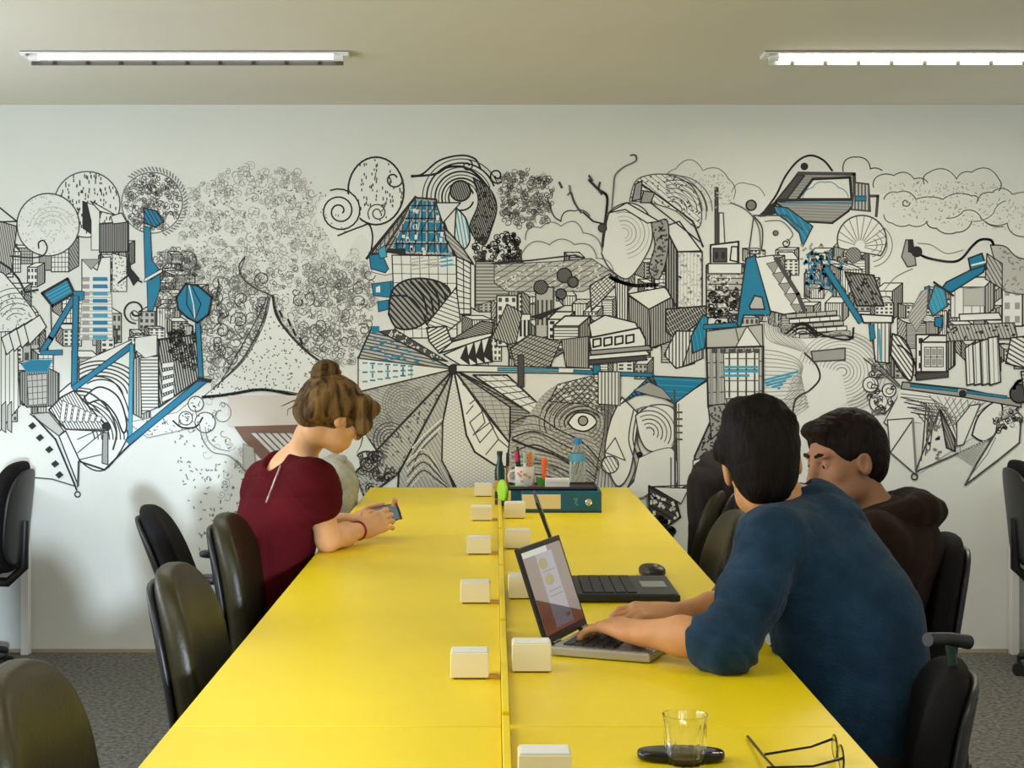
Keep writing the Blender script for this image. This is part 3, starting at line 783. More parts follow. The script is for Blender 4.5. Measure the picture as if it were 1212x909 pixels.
def curls(poly, n, rmin, rmax, w, cols, marks=True):
    x0, y0, x1, y1 = bb(poly, 0); k = t = 0
    MU.layer((x0, y0, x1, y1))
    while k < n and t < n * 10:
        t += 1; x, y = rnd.uniform(x0, x1), rnd.uniform(y0, y1)
        if not inside(poly, x, y): continue
        k += 1; r = rnd.uniform(rmin, rmax); a0 = rnd.uniform(0, 2 * PI); s = rnd.choice((-1, 1)); c = rnd.choice(cols); m = 12; tt = rnd.uniform(.6, 1.5)
        P = [(x + r * (1 - .75 * i / m) * math.cos(a0 + s * 2 * PI * tt * i / m), y + r * (1 - .75 * i / m) * math.sin(a0 + s * 2 * PI * tt * i / m)) for i in range(m + 1)]
        stroke(P, w, c, False, rnd.random() * .4)
def block(x, y, w, h, dx=8, dy=-6, front=None, side=None, top=None, lw=1.4, ff=CW, sf=CLg, tf=CW):
    """box: front rectangle at (x,y) size w,h ; depth vector (dx,dy)"""
    sx = x + w if dx > 0 else x
    shape([(sx, y), (sx + dx, y + dy), (sx + dx, y + h + dy), (sx, y + h)], sf, lw, CK, side)
    shape([(x, y), (x + w, y), (x + w + dx, y + dy), (x + dx, y + dy)], tf, lw, CK, top)
    q = [(x, y), (x + w, y), (x + w, y + h), (x, y + h)]
    shape(q, ff, lw, CK, front(q) if front else None)
def win(nu, nv, c=CDk, w=0.0, m=.25, prob=1.0): return lambda q: grid(q, nu, nv, w, CK, c, m, prob)
def hf(*a, **k): return lambda q: hatch(*a, **k)
def rand_block(x, y, sc=1.0, tone=0.5):
    w, h = rnd.uniform(12, 26) * sc, rnd.uniform(14, 34) * sc; dx = rnd.choice((-1, 1)) * rnd.uniform(5, 12) * sc; dy = -rnd.uniform(3, 9) * sc
    k = rnd.random()
    if k < .35: fr = win(rnd.randint(2, 4), rnd.randint(2, 5), CDk, 0.0, .22)
    elif k < .6: fr = hf(90, rnd.uniform(2.2, 3.4), .9)
    elif k < .8: fr = hf(0, rnd.uniform(2.2, 3.2), .8, CDk)
    else: fr = lambda q: grid(q, rnd.randint(3, 5), rnd.randint(3, 6), .8, CDk)
    sd = hatch(rnd.choice((90, 60, -60)), rnd.uniform(1.8, 3), .9, CK) if rnd.random() < .8 else hatch(90, 1.8, 1.1, CK)
    tp = hatch(20, 2.5, .7, CG) if rnd.random() < .4 else None
    block(x - w / 2, y - h / 2, w, h, dx, dy, fr, sd, tp, 1.3, rnd.choice((CW, CW, CLg)), rnd.choice((CLg, CMid)))
def slab_strip(x, y, L, ang, wd, n, c2=CW):
    a = math.radians(ang); d = (math.cos(a), -math.sin(a)); nn = (-d[1], d[0])
    q = [(x, y), (x + d[0] * L, y + d[1] * L), (x + d[0] * L + nn[0] * wd, y + d[1] * L + nn[1] * wd), (x + nn[0] * wd, y + nn[1] * wd)]
    shape(q, c2, 1.2, CK, grid(q, n, 1, .9, CK))

# ---- pale scribble masses and background noise
curls([(215, 225), (262, 204), (300, 196), (352, 203), (385, 238), (400, 285), (430, 300), (440, 330), (300, 345), (215, 330)], 560, 2, 7, .75, (CLg, CLg, CLg, CMid))
curls([(215, 300), (300, 320), (440, 310), (447, 400), (425, 430), (385, 430), (340, 400), (250, 470), (238, 430)], 640, 2, 6.5, .8, (CG, CMid, CMid, CG))
curls([(245, 335), (315, 330), (312, 390), (270, 440), (248, 440)], 60, 5, 13, 1.2, (CDk, CG, CG))
curls([(345, 330), (440, 320), (442, 400), (400, 425), (350, 390)], 60, 4, 10, 1.1, (CDk, CG, CG, CMid))
curls([(225, 455), (270, 470), (290, 520), (300, 600), (265, 600), (235, 540), (215, 500)], 26, 3, 7, .8, (CLg, CG))
MU.layer((190, 500, 300, 680)); speck(120, 1.5, CG, 3.0)([(195, 510), (250, 490), (290, 560), (285, 640), (240, 670), (225, 600)])
speck(500, 1.2, CG, 2.0)([(215, 230), (380, 215), (440, 330), (420, 420), (260, 450), (215, 330)])
curls([(590, 215), (600, 203), (625, 200), (650, 210), (655, 235), (648, 262), (620, 272), (595, 262)], 260, 2, 5, .9, (CG, CMid, CDk))
# generic building mass under the named shapes
for (x0, y0, x1, y1, n) in ((-40, 300, 60, 500, 34), (60, 300, 230, 450, 36), (560, 310, 800, 440, 70), (840, 300, 1030, 400, 36), (1030, 350, 1250, 440, 44)):
    ys = sorted(rnd.uniform(y0, y1) for _ in range(n))
    for y in ys: rand_block(rnd.uniform(x0, x1), y, rnd.uniform(.7, 1.15))

# ---- left city
disc(103, 242, 39, CW, 1.5, CDk, speck(150, 1.5, CDk, 3.2, 90))
disc(180, 240, 36, CW, 1.5, CG)
curls(arc(180, 240, 34, 0, 360, 30)[:-1], 230, 2, 5, 1.0, (CG, CMid, CG, CDk))
MU.layer((140, 200, 220, 280))
for k in range(34):
    a = math.radians(-70 + k * 6); x, y = 180 + 38 * math.cos(a), 240 - 38 * math.sin(a)
    seg((x, y), (x + 5 * math.cos(a + .6), y - 5 * math.sin(a + .6)), 1.6, CG)
disc(57, 266, 37, CW, 1.6, CDk, speck(120, 1.1, CLg, 2))
for a in (12, 17, 22, 27): line(arc(62, 272, a, 20, 170), .8, CLg)
shape([(0, 262), (20, 268), (14, 322), (0, 330), (-40, 320), (-40, 262)], CLg, 1.4, CK, hatch(80, 2.6, 1, CDk))
line([(-40, 240), (0, 246), (20, 262), (-40, 264)], 1.8); line([(0, 310), (12, 318), (22, 330), (30, 346), (45, 343)], 2.6)
shape(smooth([(12, 305), (35, 304), (50, 303), (56, 294), (52, 285), (46, 288), (47, 295)]), None, 0)
line(smooth([(12, 303), (35, 305), (50, 303), (56, 294), (52, 285), (46, 287), (46, 294)]), 1.7)
shape(smooth([(10, 330), (0, 322), (-20, 330), (-40, 360), (-40, 400), (30, 400), (45, 380), (28, 352), (10, 330)]), CW, 1.4, CK, speck(140, 1.1, CG, 2.5))
arcs(20, 385, 14, 44, 6, 60, 150, 1, CDk)
shape([(98, 238), (103, 240), (108, 262), (108, 277), (98, 270)], CK, 1)
shape([(103, 240), (118, 245), (118, 296), (108, 296), (108, 262)], CW, 1)
shape([(107, 238), (122, 246), (150, 262), (134, 254), (118, 250)], CW, 1.3)
shape([(118, 265), (152, 262), (152, 298), (118, 299)], CMid, 1.8, CK, hatch(90, 2.2, 1.1, CK))
shape([(131, 256), (144, 252), (150, 263), (134, 265)], CW, 1.3)
shape([(152, 300), (155, 318), (165, 330), (158, 338), (150, 322)], CK, 1)
shape([(97, 307), (115, 320), (120, 305), (131, 304), (131, 346), (97, 346)], CW, 1.3)
shape([(97, 307), (119, 307), (108, 319)], CMid, .8, CDk)
shape([(98, 346), (132, 346), (134, 402), (94, 402)], CW, .8, CG, hatch(0, 4, 1.4, CLg))
for k in range(9):
    y = 328 + k * 8.6; MU.layer((100, y - 3, 135, y + 8)); fill([(110, y), (127, y), (128, y + 4.6), (110, y + 4.6)], CB if k % 3 != 2 else CT)
    fill([(98, y), (106, y), (106, y + 5), (97, y + 5)], CMid)
shape([(133, 300), (150, 304), (150, 345), (133, 345)], CW, 1, CK, speck(60, 1, CG, 2))
# right textured part, curls
curls([(185, 300), (225, 290), (240, 330), (215, 350), (200, 380), (180, 370)], 130, 2, 5.5, .9, (CG, CDk, CMid))
spiral(222, 310, 3, 13, 1.3, 0, 1.1, CDk)
spiral(160, 368, 4, 15, 1.2, 200, 2.2, CDk); spiral(160, 372, 3, 9, 1, 20, 1.2, CG)
line([(140, 335), (152, 326), (168, 334)], 2.2)
# blue pole
shape([(170, 246), (186, 250), (194, 262), (184, 269), (171, 264)], CB, 1.6, CK, hatch(60, 4, 1, CK))
shape([(170, 268), (178, 269), (180, 308), (188, 318), (179, 330), (172, 332)], CB, 1)
shape([(174, 334), (190, 324), (190, 340), (181, 368), (175, 368)], CB, 1)
shape([(171, 330), (192, 318), (192, 322), (171, 334)], CW, .8)
# monitor shape
shape([(50, 347), (80, 330), (88, 347), (62, 362)], CB, 3.4, CK, hatch(-28, 4, 1.6, CT))
line([(60, 360), (61, 392)], 1.6, CDk); shape([(86, 345), (100, 345), (100, 354), (90, 358)], CB, .8)
def band(P, w, c=CB, e=1.2):
    MU.layer(bb(P, w + 1)); stroke(P, w + 2 * e, CK, False, .3); stroke(P, w, c, False, .7)
# arches, shutters, towers under the blue lines
shape([(-40, 395), (20, 392), (24, 480), (0, 510), (-40, 500)], CW, 1.3, CK, hatch(90, 5, 1, CDk))
for x in (2, 9): shape([(x, 480), (x + 5, 475), (x + 5, 512), (x, 508)], CLg, 1.1)
for k in range(4):
    x = 2 + k * 9; shape([(x, 400 - k * 5), (x + 18, 388 - k * 5), (x + 26, 402 - k * 5), (x + 6, 420 - k * 4)], CW, 1.4)
shape([(24, 440), (58, 436), (70, 442), (70, 480), (32, 482), (24, 474)], CMid, 1.4, CK, hatch(90, 2.8, 1, CK))
shape([(32, 444), (56, 442), (56, 478), (34, 480)], CLg, 1, CDk, grid([(32, 444), (56, 442), (56, 478), (34, 480)], 4, 5, .8, CDk))
shape([(94, 430), (156, 402), (155, 520), (130, 460), (94, 462)], CW, 1, CK)
shape(smooth([(70, 465), (90, 450), (120, 446), (140, 458), (153, 490), (150, 520), (124, 556), (95, 545), (70, 500)]), CW, 1.6)
arcs(92, 520, 20, 64, 4.4, 0, 96, 1.5, CDk, .95)
arcs(120, 470, 26, 54, 5.5, 10, 130, 1.7, CDk, .8)
shape(smooth([(100, 470), (118, 458), (140, 470), (150, 500), (146, 512), (136, 490), (120, 474), (104, 478)]), CW, 2.0, CK)
line(smooth([(88, 462), (108, 466), (128, 484), (138, 510), (134, 532)]), 2.2, CDk); line(smooth([(86, 474), (104, 476), (118, 488)]), 1.8, CDk)
shape([(58, 485), (73, 470), (88, 462), (127, 505), (122, 510), (78, 508)], CW, 2, CK, hatch(60, 3, 1.2, CDk))
for k in range(7):
    x = 74 + k * 7; shape([(x, 474 + k * 3), (x + 5, 476 + k * 3), (x + 2, 500), (x - 3, 498)], CW, 1, CDk)
disc(126, 505, 5, CK, 1)
for (a, b) in (((80, 508), (124, 508)), ((92, 536), (126, 508)), ((94, 544), (120, 538)), ((92, 520), (118, 508))): line([a, b], 1.3, CDk)
shape([(122, 512), (128, 512), (128, 550), (121, 548)], CMid, 1.2)
line([(94, 546), (124, 556), (152, 528), (240, 452)], 2.2)
shape([(36, 490), (58, 488), (76, 510), (70, 516)], CLg, 1.5, CDk); shape([(70, 516), (78, 510), (94, 544), (93, 575)], CW, 1.6)
line([(40, 492), (66, 520), (88, 572), (91, 580)], 2.2); line([(93, 546), (92, 576)], 1.8, CDk); line([(38, 565), (62, 567), (88, 575)], 1.6, CDk)
MU.layer((86, 578, 98, 592)); stroke(arc(92, 585, 3.2, 0, 360, 14), 1.5, CK)
for (x, y) in ((38, 504), (47, 518), (58, 532), (65, 549), (70, 562)):
    shape([(x - 4, y), (x + 1, y - 4), (x + 5, y), (x, y + 4)], CK, .8)
shape([(158, 425), (172, 418), (178, 424), (178, 500), (158, 490)], CLg, 1.3, CK, hatch(90, 3, 1.3, CDk))
shape([(166, 424), (190, 420), (192, 480), (168, 490)], CW, 1.2, CK, hatch(0, 4, 1.4, CDk))
shape([(188, 402), (232, 396), (237, 448), (188, 482)], CLg, 2.2, CK, hatch(80, 3, 1.6, CK))
for k in range(5): shape([(192, 430 + k * 10), (206, 428 + k * 9), (206, 434 + k * 9), (192, 436 + k * 10)], CW, .8)
curls([(195, 390), (230, 390), (232, 440), (205, 430)], 70, 2, 4, 1.2, (CK, CDk))
shape([(160, 400), (186, 396), (186, 420), (172, 424), (160, 414)], CW, .9)
shape([(152, 500), (210, 488), (230, 470), (234, 505), (175, 518)], CW, .9, CG, speck(60, 1, CG, 3))
for (x, y, r) in ((232, 478, 9), (220, 495, 8), (243, 500, 12)): disc(x, y, r, CW, 1.2, CDk, speck(12, 1.2, CDk, 2))
line(smooth([(205, 498), (216, 506), (232, 505), (240, 494)]), 2)
# blue path
band([(88, 352), (60, 400), (50, 416)], 5); shape([(48, 415), (74, 414), (74, 420), (48, 420)], CB, .8)
shape([(26, 432), (36, 426), (62, 426), (56, 440), (32, 440)], CB, 1, CT)
band([(90, 352), (88, 455)], 5.5); band([(88, 459), (156, 409)], 5.5); band([(156, 409), (154, 522)], 4, CT, .6)
band([(153, 522), (240, 451)], 6.5); band([(234, 378), (238, 450)], 4.5)
shape([(209, 352), (220, 336), (234, 338), (251, 352), (247, 372), (234, 382), (222, 376), (211, 366)], CB, 2.6, CK)
for x in (221, 229, 238): line([(224 + (x - 229) * .3, 338), (x, 360), (231, 378)], 1.4, CW if x == 229 else CK)
band([(236, 448), (249, 451)], 2, CK)
# ---- tent / sail
tent = smooth([(321, 349), (312, 385), (290, 425), (262, 452), (240, 470)]) + smooth([(240, 470), (290, 463), (330, 462), (372, 470)])[1:] + [(392, 430)] + smooth([(392, 430), (358, 410), (335, 385), (325, 360), (321, 349)])[1:-1]
shape(tent, CW, 1.0, CDk, speck(190, 1.3, CDk, 1.3))
line(smooth([(323, 350), (327, 372), (340, 392), (362, 415), (385, 432)]), 3, CDk); line(smooth([(318, 352), (309, 385), (287, 425), (255, 458)]), 1.6, CDk)
line(smooth([(240, 470), (270, 467), (310, 461), (350, 468)]), 3.4); line(smooth([(258, 458), (300, 385), (316, 352)]), 1)
for (x, y) in ((332, 372), (342, 382), (348, 394), (356, 404)): line([(x - 1, y - 4), (x + 2, y + 3)], 2.6)
line(smooth([(283, 325), (285, 318), (290, 306)]), 1); line(smooth([(320, 349), (300, 340), (287, 328), (283, 315), (290, 304)]), 1.4, CDk)
line(smooth([(262, 385), (258, 378), (264, 370)]), 1.4, CDk); line(smooth([(256, 352), (259, 338), (258, 330)]), 1.4, CDk)
# pinkish patch with brown truss behind the woman
shape([(270, 468), (352, 468), (352, 505), (270, 505)], CPk, 0)
shape([(278, 505), (352, 503), (352, 512), (296, 512), (312, 528), (336, 552), (318, 552), (288, 520)], CBr, .8, CBr)
MU.layer((276, 500, 356, 556)); hatch(45, 6, 1.6, CBr)([(300, 512), (350, 512), (345, 545), (325, 545)])
shape([(288, 525), (300, 530), (304, 556), (288, 556)], CLg, .8, CG)
spiral(262, 490, 4, 14, 1, 90, 1, CG); line(smooth([(236, 500), (240, 520), (252, 535), (272, 540), (292, 560), (300, 580)]), 1.2, CG)
line(smooth([(243, 505), (246, 520), (256, 530), (272, 534)]), 1, CG)
curls([(262, 610), (300, 610), (292, 650), (262, 650)], 9, 4, 8, 1.1, (CG,))

# ---- centre: bubbles, house, arches
disc(445, 226, 33, CW, 2.2, CK, speck(80, 1.5, CDk, 2.8, 90), 40); spiral(447, 252, 3, 12, 1.6, 0, 1.5, CDk); spiral(466, 212, 4, 11, .9, 30, 2, CDk)
disc(400, 253, 26, CW, 0)
spiral(402, 250, 4, 27, 2.4, -30, 1.9, CK)
shape(smooth([(378, 262), (392, 278), (412, 274), (428, 268), (440, 272)]) + [(441, 300), (437, 300)] + smooth([(437, 285), (425, 278), (412, 300), (405, 310)]), CW, 0)
line(smooth([(400, 279), (412, 274), (428, 268), (437, 266), (441, 280), (439, 298)]), 1.9)
arch = [(487, 208)] + smooth([(487, 208), (500, 206), (520, 190), (545, 184), (562, 188), (569, 200)])[1:]
shape(smooth([(490, 208), (505, 200), (525, 187), (548, 182), (566, 190), (580, 215), (590, 260), (560, 300), (530, 290), (510, 236), (492, 234)]), CW, 0)
line(arch, 2.2); line(smooth([(487, 209), (515, 206), (530, 198), (550, 198), (566, 208), (580, 225)]), 2.6)
for k, r in enumerate((15, 19, 23, 27, 31, 36, 41, 46)): line(arc(546, 234, r, 20, 200 if r > 15 else 340, 24), 1.3 if k % 2 else 2, CK if k % 2 == 0 else CDk)
disc(545, 226, 12, CMid, 2, CK, hatch(70, 2.5, 1.2, CK))
spiral(553, 196, 2, 7, 1.2, 0, 1.6); spiral(588, 208, 2, 9.5, 1.3, 200, 1.8, CK)
shape(smooth([(560, 210), (580, 224), (588, 245), (582, 270), (572, 290), (556, 270), (566, 240), (560, 210)]), CMid, 1.5, CK, both(hatch(70, 2.4, 1.4, CK), speck(60, 2, CK, 2)))
shape(smooth([(540, 246), (552, 260), (556, 285), (546, 296), (538, 280)]), CW, 1.8, CK, hatch(80, 4, 1.5, CT))
curls([(560, 280), (615, 275), (615, 312), (562, 312)], 90, 2, 5, 1.3, (CK, CDk))
shape([(437, 300), (491, 234), (516, 236), (538, 303)], CLg, 2.2, CK, both(hatch(90, 5, 1.2, CDk), hatch(-52, 9, 1.0, CDk)))
rq = [(490, 236), (516, 238), (533, 300), (462, 298)]
shape([(452, 298), (488, 240), (496, 240), (470, 299)], CMid, 1.2, CK, both(hatch(-58, 3.4, 1.5, CK), hatch(0, 9, 1.4, CDk)))
shape(rq, CMid, 1.4, CK, both(grid(rq, 5, 5, 0, CDk, CB, .03, 1), hatch(0, 60, .1, CK)))
MU.layer(bb(rq))
grid(rq, 5, 5, 1.7, CLg)(rq); grid(rq, 5, 5, 0, CK, CB, .3, .0)(rq)
MU.layer(bb(rq)); hatch(90, 7.5, 1.3, CK)(rq); hatch(0, 15, 1.5, CK)(rq); hatch(-62, 17, 1.0, CK)(rq); speck(18, 3.4, CW, 3.4, 90)(rq)
line([(434, 306), (492, 233)], 3.2); line([(516, 236), (541, 306)], 2.4)
shape([(516, 240), (545, 240), (524, 264)], CW, 1.6)
MU.layer((455, 292, 500, 302)); fill([(458, 294), (480, 294), (480, 301), (458, 301)], CK)
shape([(440, 301), (460, 299), (478, 302), (478, 320), (456, 326), (440, 322)], CW, .8)
shape([(437, 302), (452, 300), (460, 318), (456, 323), (439, 318)], CB, 1.2); shape([(447, 296), (456, 290), (458, 304), (450, 306)], CT, 1)
shape([(440, 336), (464, 333), (462, 352), (442, 350)], CB, 1); shape([(445, 340), (450, 338), (450, 346), (445, 346)], CW, 0)
shape([(447, 357), (460, 355), (460, 366), (448, 369)], CB, 1); shape([(462, 333), (480, 331), (478, 342), (463, 344)], CB, .8)
hq = [(464, 302), (540, 303), (541, 400), (468, 400)]
shape(hq, CW, 1.4, CK, grid(hq, 7, 9, .9, CDk)); MU.layer((500, 303, 540, 330)); hatch(-8, 4, 1.6, CLg)([(486, 305), (536, 305), (536, 316), (486, 320)])
for k in range(3): MU.layer((515, 300, 540, 325)); seg((522, 305 + k * 5), (535, 303 + k * 5), 2, CT)
lad = [(540, 300), (557, 312), (557, 372), (541, 372)]
shape(lad, CW, 1.8, CK, grid(lad, 2, 10, 1.2, CK)); shape([(557, 312), (562, 314), (562, 366), (557, 364)], CW, 1.4)
shape([(525, 268), (545, 290), (560, 312), (541, 304), (528, 284)], CLg, 1.8, CK, hatch(40, 4, 1, CDk))
shape([(563, 310), (602, 310), (602, 350), (563, 362)], CLg, 1, CK, hatch(0, 4, 1.2, CDk))
leaf = smooth([(460, 372), (464, 345), (480, 332), (505, 330), (528, 338), (532, 352), (515, 372), (492, 388), (470, 388), (460, 372)])
shape(leaf, CMid, 2.2, CK, hatch(48, 5, 2.2, CK)); line(smooth([(464, 350), (485, 352), (500, 370), (505, 384)]), 2.2)
for k in range(4): line(smooth([(486 + k * 10, 334), (500 + k * 9, 350), (506 + k * 7, 372)]), 2.4)
shape([(505, 384), (540, 340), (545, 380), (520, 400)], CW, 1.6, CK, hatch(20, 5, 1.2, CDk))
shape([(438, 394), (468, 390), (530, 428), (480, 418), (445, 404)], CDk, 1.4, CK, speck(60, 1.4, CW, 2))
# ---- fan
C0 = (537, 437)
def wedge(p, q, f=CW, inner=None, w=2.0): shape([C0, p, q], f, w, CK, inner)
wedge((440, 388), (424, 424), CLg, both(hatch(12, 4, 1.6, CDk), speck(26, 2.6, CB, 4, 0)))
shape([C0, (424, 424), (424, 464)], CW, 1.6, CDk, both(hatch(90, 100), speck(1, 1, CG)))
MU.layer((424, 424, 500, 470))
for i in range(7):
    for j in range(3):
        x = 432 + i * 9; yy = lerp((0, 429), (0, 437), (x - 424) / 113)[1] + j * (11 - i)
        if yy < lerp((0, 464), (0, 437), (x - 424) / 113)[1] - 2: seg((x - 2.5, yy), (x + 2.5, yy), 2, CB if (i + j) % 2 else CT); 
        if i % 2 == 1 and j < 2: seg((x, yy + 2), (x, yy + 6), 2, CB)
MU.layer((424, 385, 470, 470)); fill([(440, 386), (449, 386), (449, 394), (440, 394)], CB); fill([(442, 461), (452, 461), (451, 470), (443, 470)], CB)
w4 = [C0, (424, 464), (424, 500), (447, 535)]
shape(w4, CLg, 1.8, CK, both(hatch(25, 3.2, .9, CG), speck(90, 1.2, CG, 3)))
arcs(478, 478, 5, 26, 3.4, 0, 330, 1.1, CG); arcs(448, 505, 4, 18, 3.4, 0, 300, 1.2, CG)
w5 = [C0, (446, 533), (420, 560), (432, 590), (472, 560)]
shape(w5, CLg, 2.6, CK, both(hatch(48, 3.6, 1, CG), speck(70, 1.6, CDk, 3)))
arcs(462, 520, 4, 20, 4, 40, 260, 1.3, CDk); curls([(425, 530), (455, 530), (470, 560), (440, 585), (425, 570)], 34, 3, 8, 1.5, (CDk, CG, CK)); spiral(435, 548, 4, 15, 1.4, 0, 2, CDk)
w6 = [C0, (472, 560), (470, 600), (545, 600), (526, 545), (524, 500)]
shape(w6, CLg, 2.6, CK, hatch(62, 4.2, .9, CG))
for k in range(11): line(smooth([(528 - k * 3.5, 492 + k * 7), (505 - k * 3, 512 + k * 8), (488, 530 + k * 9)]) if k < 4 else smooth([(482, 522 + k * 6), (500, 512 + k * 5), (515, 530 + k * 4), (522 + k, 560 + k * 2), (540 + k, 590)]), 1.6, CDk if k % 2 else CW)
w7 = [C0, (524, 500), (523, 545), (547, 590), (600, 600), (600, 545), (575, 540), (558, 520), (550, 480)]
shape(w7, CW, 2, CK, both(hatch(30, 3.4, .8, CLg), hatch(-30, 3.4, .8, CLg)))
w8 = [C0, (546, 480), (552, 515), (562, 535), (585, 550), (600, 553), (603, 524), (575, 490)]
shape(w8, CW, 2.4, CK); 
for d in (((556, 478), (566, 470), (574, 500), (560, 515)), ((566, 470), (548, 455), (545, 440)), ((560, 515), (580, 500), (590, 520), (575, 538)), ((556, 500), (572, 486), (584, 506), (568, 524), (556, 500)), ((575, 490), (590, 520), (602, 530)), ((552, 490), (560, 480))): line(list(d), 1.4, CDk)
w9 = [C0, (603, 524), (604, 470)]
shape(w9, CLg, 1.8, CK, both(hatch(0, 5, .9, CG), hatch(75, 9, .8, CG)))
w10 = [C0, (604, 482), (604, 524), (640, 560), (680, 545), (690, 500), (640, 496)]
shape(w10, CMid, 1.8, CK, both(hatch(4, 3.4, 1.1, CDk), hatch(88, 5, .9, CG)))
q = [(560, 444), (600, 444), (648, 488), (638, 496)]
shape(q, CW, 2.2, CK, grid(q, 1, 7, 1.3, CDk)); MU.layer(bb(q)); hatch(30, 7, .9, CG)(q)
shape([(525, 420), (580, 396), (583, 428), (548, 434)], CW, 1.6, CK)
for k in range(4): shape([(545 + k * 9, 424 - k), (552 + k * 9, 408 - k * 3), (556 + k * 9, 432 - k)], CK, .8)
shape([(520, 418), (530, 406), (582, 392), (582, 398), (540, 412)], CW, 1.8); shape([(532, 404), (570, 380), (584, 382), (582, 394)], CMid, 1.5, CK, hatch(20, 2.5, 1.2, CDk))
shape([(505, 388), (528, 386), (535, 405), (520, 418), (508, 404)], CW, 1.8, CK, hatch(-30, 4, 1.5, CK))
disc(537, 437, 6, CK, 1)
# ---- middle town
line([(582, 312), (630, 308), (680, 302), (712, 314), (735, 333)], 1.8)
shape([(585, 313), (650, 310), (700, 306), (730, 326), (690, 345), (600, 345), (585, 335)], CLg, 1.2, CDk, both(hatch(-30, 7, 1, CDk), speck(90, 1.4, CW, 3), hatch(0, 6, .9, CG)))
def tower(x0, y0, x1, y1, nu, nv, f=CW, c=CDk, w=1.6, m=.25, gl=0): q = [(x0, y0), (x1, y0), (x1, y1), (x0, y1)]; shape(q, f, w, CK, grid(q, nu, nv, gl, CDk, c, m))
tower(588, 350, 612, 410, 3, 6); tower(600, 372, 628, 405, 6, 1, CW, CK, 1.4, .2); tower(634, 340, 655, 400, 4, 1, CLg, CDk)
shape([(582, 400), (600, 360), (618, 370), (610, 410)], CLg, 1.4, CK, hatch(70, 3, 1.2, CK))
for (x, y) in ((640, 340), (668, 326), (678, 334), (664, 348)): disc(x, y, rnd.uniform(6, 9), CMid, 1.4, CK, hatch(45, 2, 1.4, CK))
shape([(628, 375), (668, 362), (640, 378)], CK, 1); shape([(600, 408), (650, 398), (672, 414), (640, 432), (604, 424)], CMid, 1.6, CK, both(hatch(25, 3, 1.2, CDk), hatch(-40, 4, 1, CDk)))
shape([(698, 338), (722, 324), (731, 336), (700, 368)], CW, 1.6, CK, both(hatch(-42, 3, 1.1, CDk), hatch(48, 5, .9, CDk)))
shape([(728, 334), (744, 336), (742, 385), (730, 380)], CW, 1.4, CK, hatch(90, 3, 1.4, CDk))
line(smooth([(722, 328), (735, 334), (752, 338), (778, 337)]), 4.2)
block(648, 378, 22, 24, 10, -9, win(2, 3, CK), hatch(90, 2, 1.2), None, 1.8); block(655, 386, 30, 28, 14, -12, lambda q: hatch(0, 3.5, 1.2, CDk), hatch(90, 2.2, 1.3), None, 2)
shape([(768, 366), (797, 351), (800, 402), (770, 412)], CLg, 1.8, CK, hatch(90, 2.8, 1.6, CDk)); shape([(744, 350), (768, 366), (770, 412), (746, 396)], CLg, 1.6, CK, hatch(90, 2.4, 1.3, CDk))
shape([(743, 348), (786, 340), (798, 350), (768, 366)], CW, 1.6)
shape([(697, 384), (716, 373), (752, 382), (756, 390), (700, 399)], CW, 1.8); shape([(697, 400), (757, 388), (764, 402), (764, 412), (700, 418)], CW, 2.2)
for k in range(4): x = 702 + k * 13; shape([(x, 402 - k * 1.5), (x + 9, 400.5 - k * 1.5), (x + 9, 409 - k * 1.5), (x, 411 - k * 1.5)], CW, 2.2)
for k, y in enumerate((415, 421, 427)): shape([(698 - k * 4, y), (768 - k * 3, y - 6), (772 - k * 3, y - 1), (700 - k * 4, y + 5)], (CMid, CW, CDk)[k], 1.5)
shape([(664, 402), (697, 398), (697, 436), (670, 434)], CLg, 1.4, CK, hatch(90, 2.5, 1.2, CDk))
shape([(604, 412), (626, 396), (664, 404), (650, 436), (610, 434)], CLg, 1.4, CK, both(hatch(-35, 3, 1.2, CDk), hatch(20, 6, 1, CK)))
# right of it: white sided tower
shape([(787, 268), (804, 262), (830, 297), (802, 298)], CW, 1.8); shape([(787, 270), (802, 298), (802, 366), (788, 340)], CMid, 2, CK, hatch(90, 3, 1.4, CK))
shape([(802, 298), (831, 298), (831, 364), (802, 364)], CW, 1.8, CK, both(hatch(90, 4, .9, CLg), speck(120, 1.6, CLg, 2)))
shape([(788, 366), (838, 362), (840, 372), (800, 402), (788, 392)], CMid, 2, CK, both(hatch(60, 3, 1.6, CK), hatch(-30, 6, 1, CW)))
shape([(800, 392), (822, 392), (822, 430), (800, 436), (786, 420)], CW, 1.6, CK, hatch(90, 4, 1.6, CDk)); shape([(822, 388), (832, 385), (832, 424), (808, 434)], CLg, 1.5, CK, hatch(90, 3, 1.1, CDk))
# tower with spire
shape([(846, 222), (850, 222), (850, 290), (846, 290)], CDk, 1); shape([(851, 252), (856, 252), (858, 290), (851, 290)], CW, 1.5, CDk)
shape([(841, 290), (874, 286), (874, 312), (841, 314)], CW, 2.2); tower(844, 294, 860, 310, 2, 1, CDk, CK); shape([(866, 292), (873, 292), (873, 310), (864, 308)], CW, 1.8)
shape([(836, 314), (880, 312), (882, 372), (836, 376)], CLg, 1.8, CK, both(hatch(0, 7, 1.3, CDk), speck(90, 2.2, CDk, 2), speck(60, 2.2, CW, 2)))
tower(838, 312, 878, 324, 1, 1, CW, CW)
curls([(840, 340), (880, 340), (872, 388), (840, 388)], 60, 2, 5, 1.5, (CK, CDk))
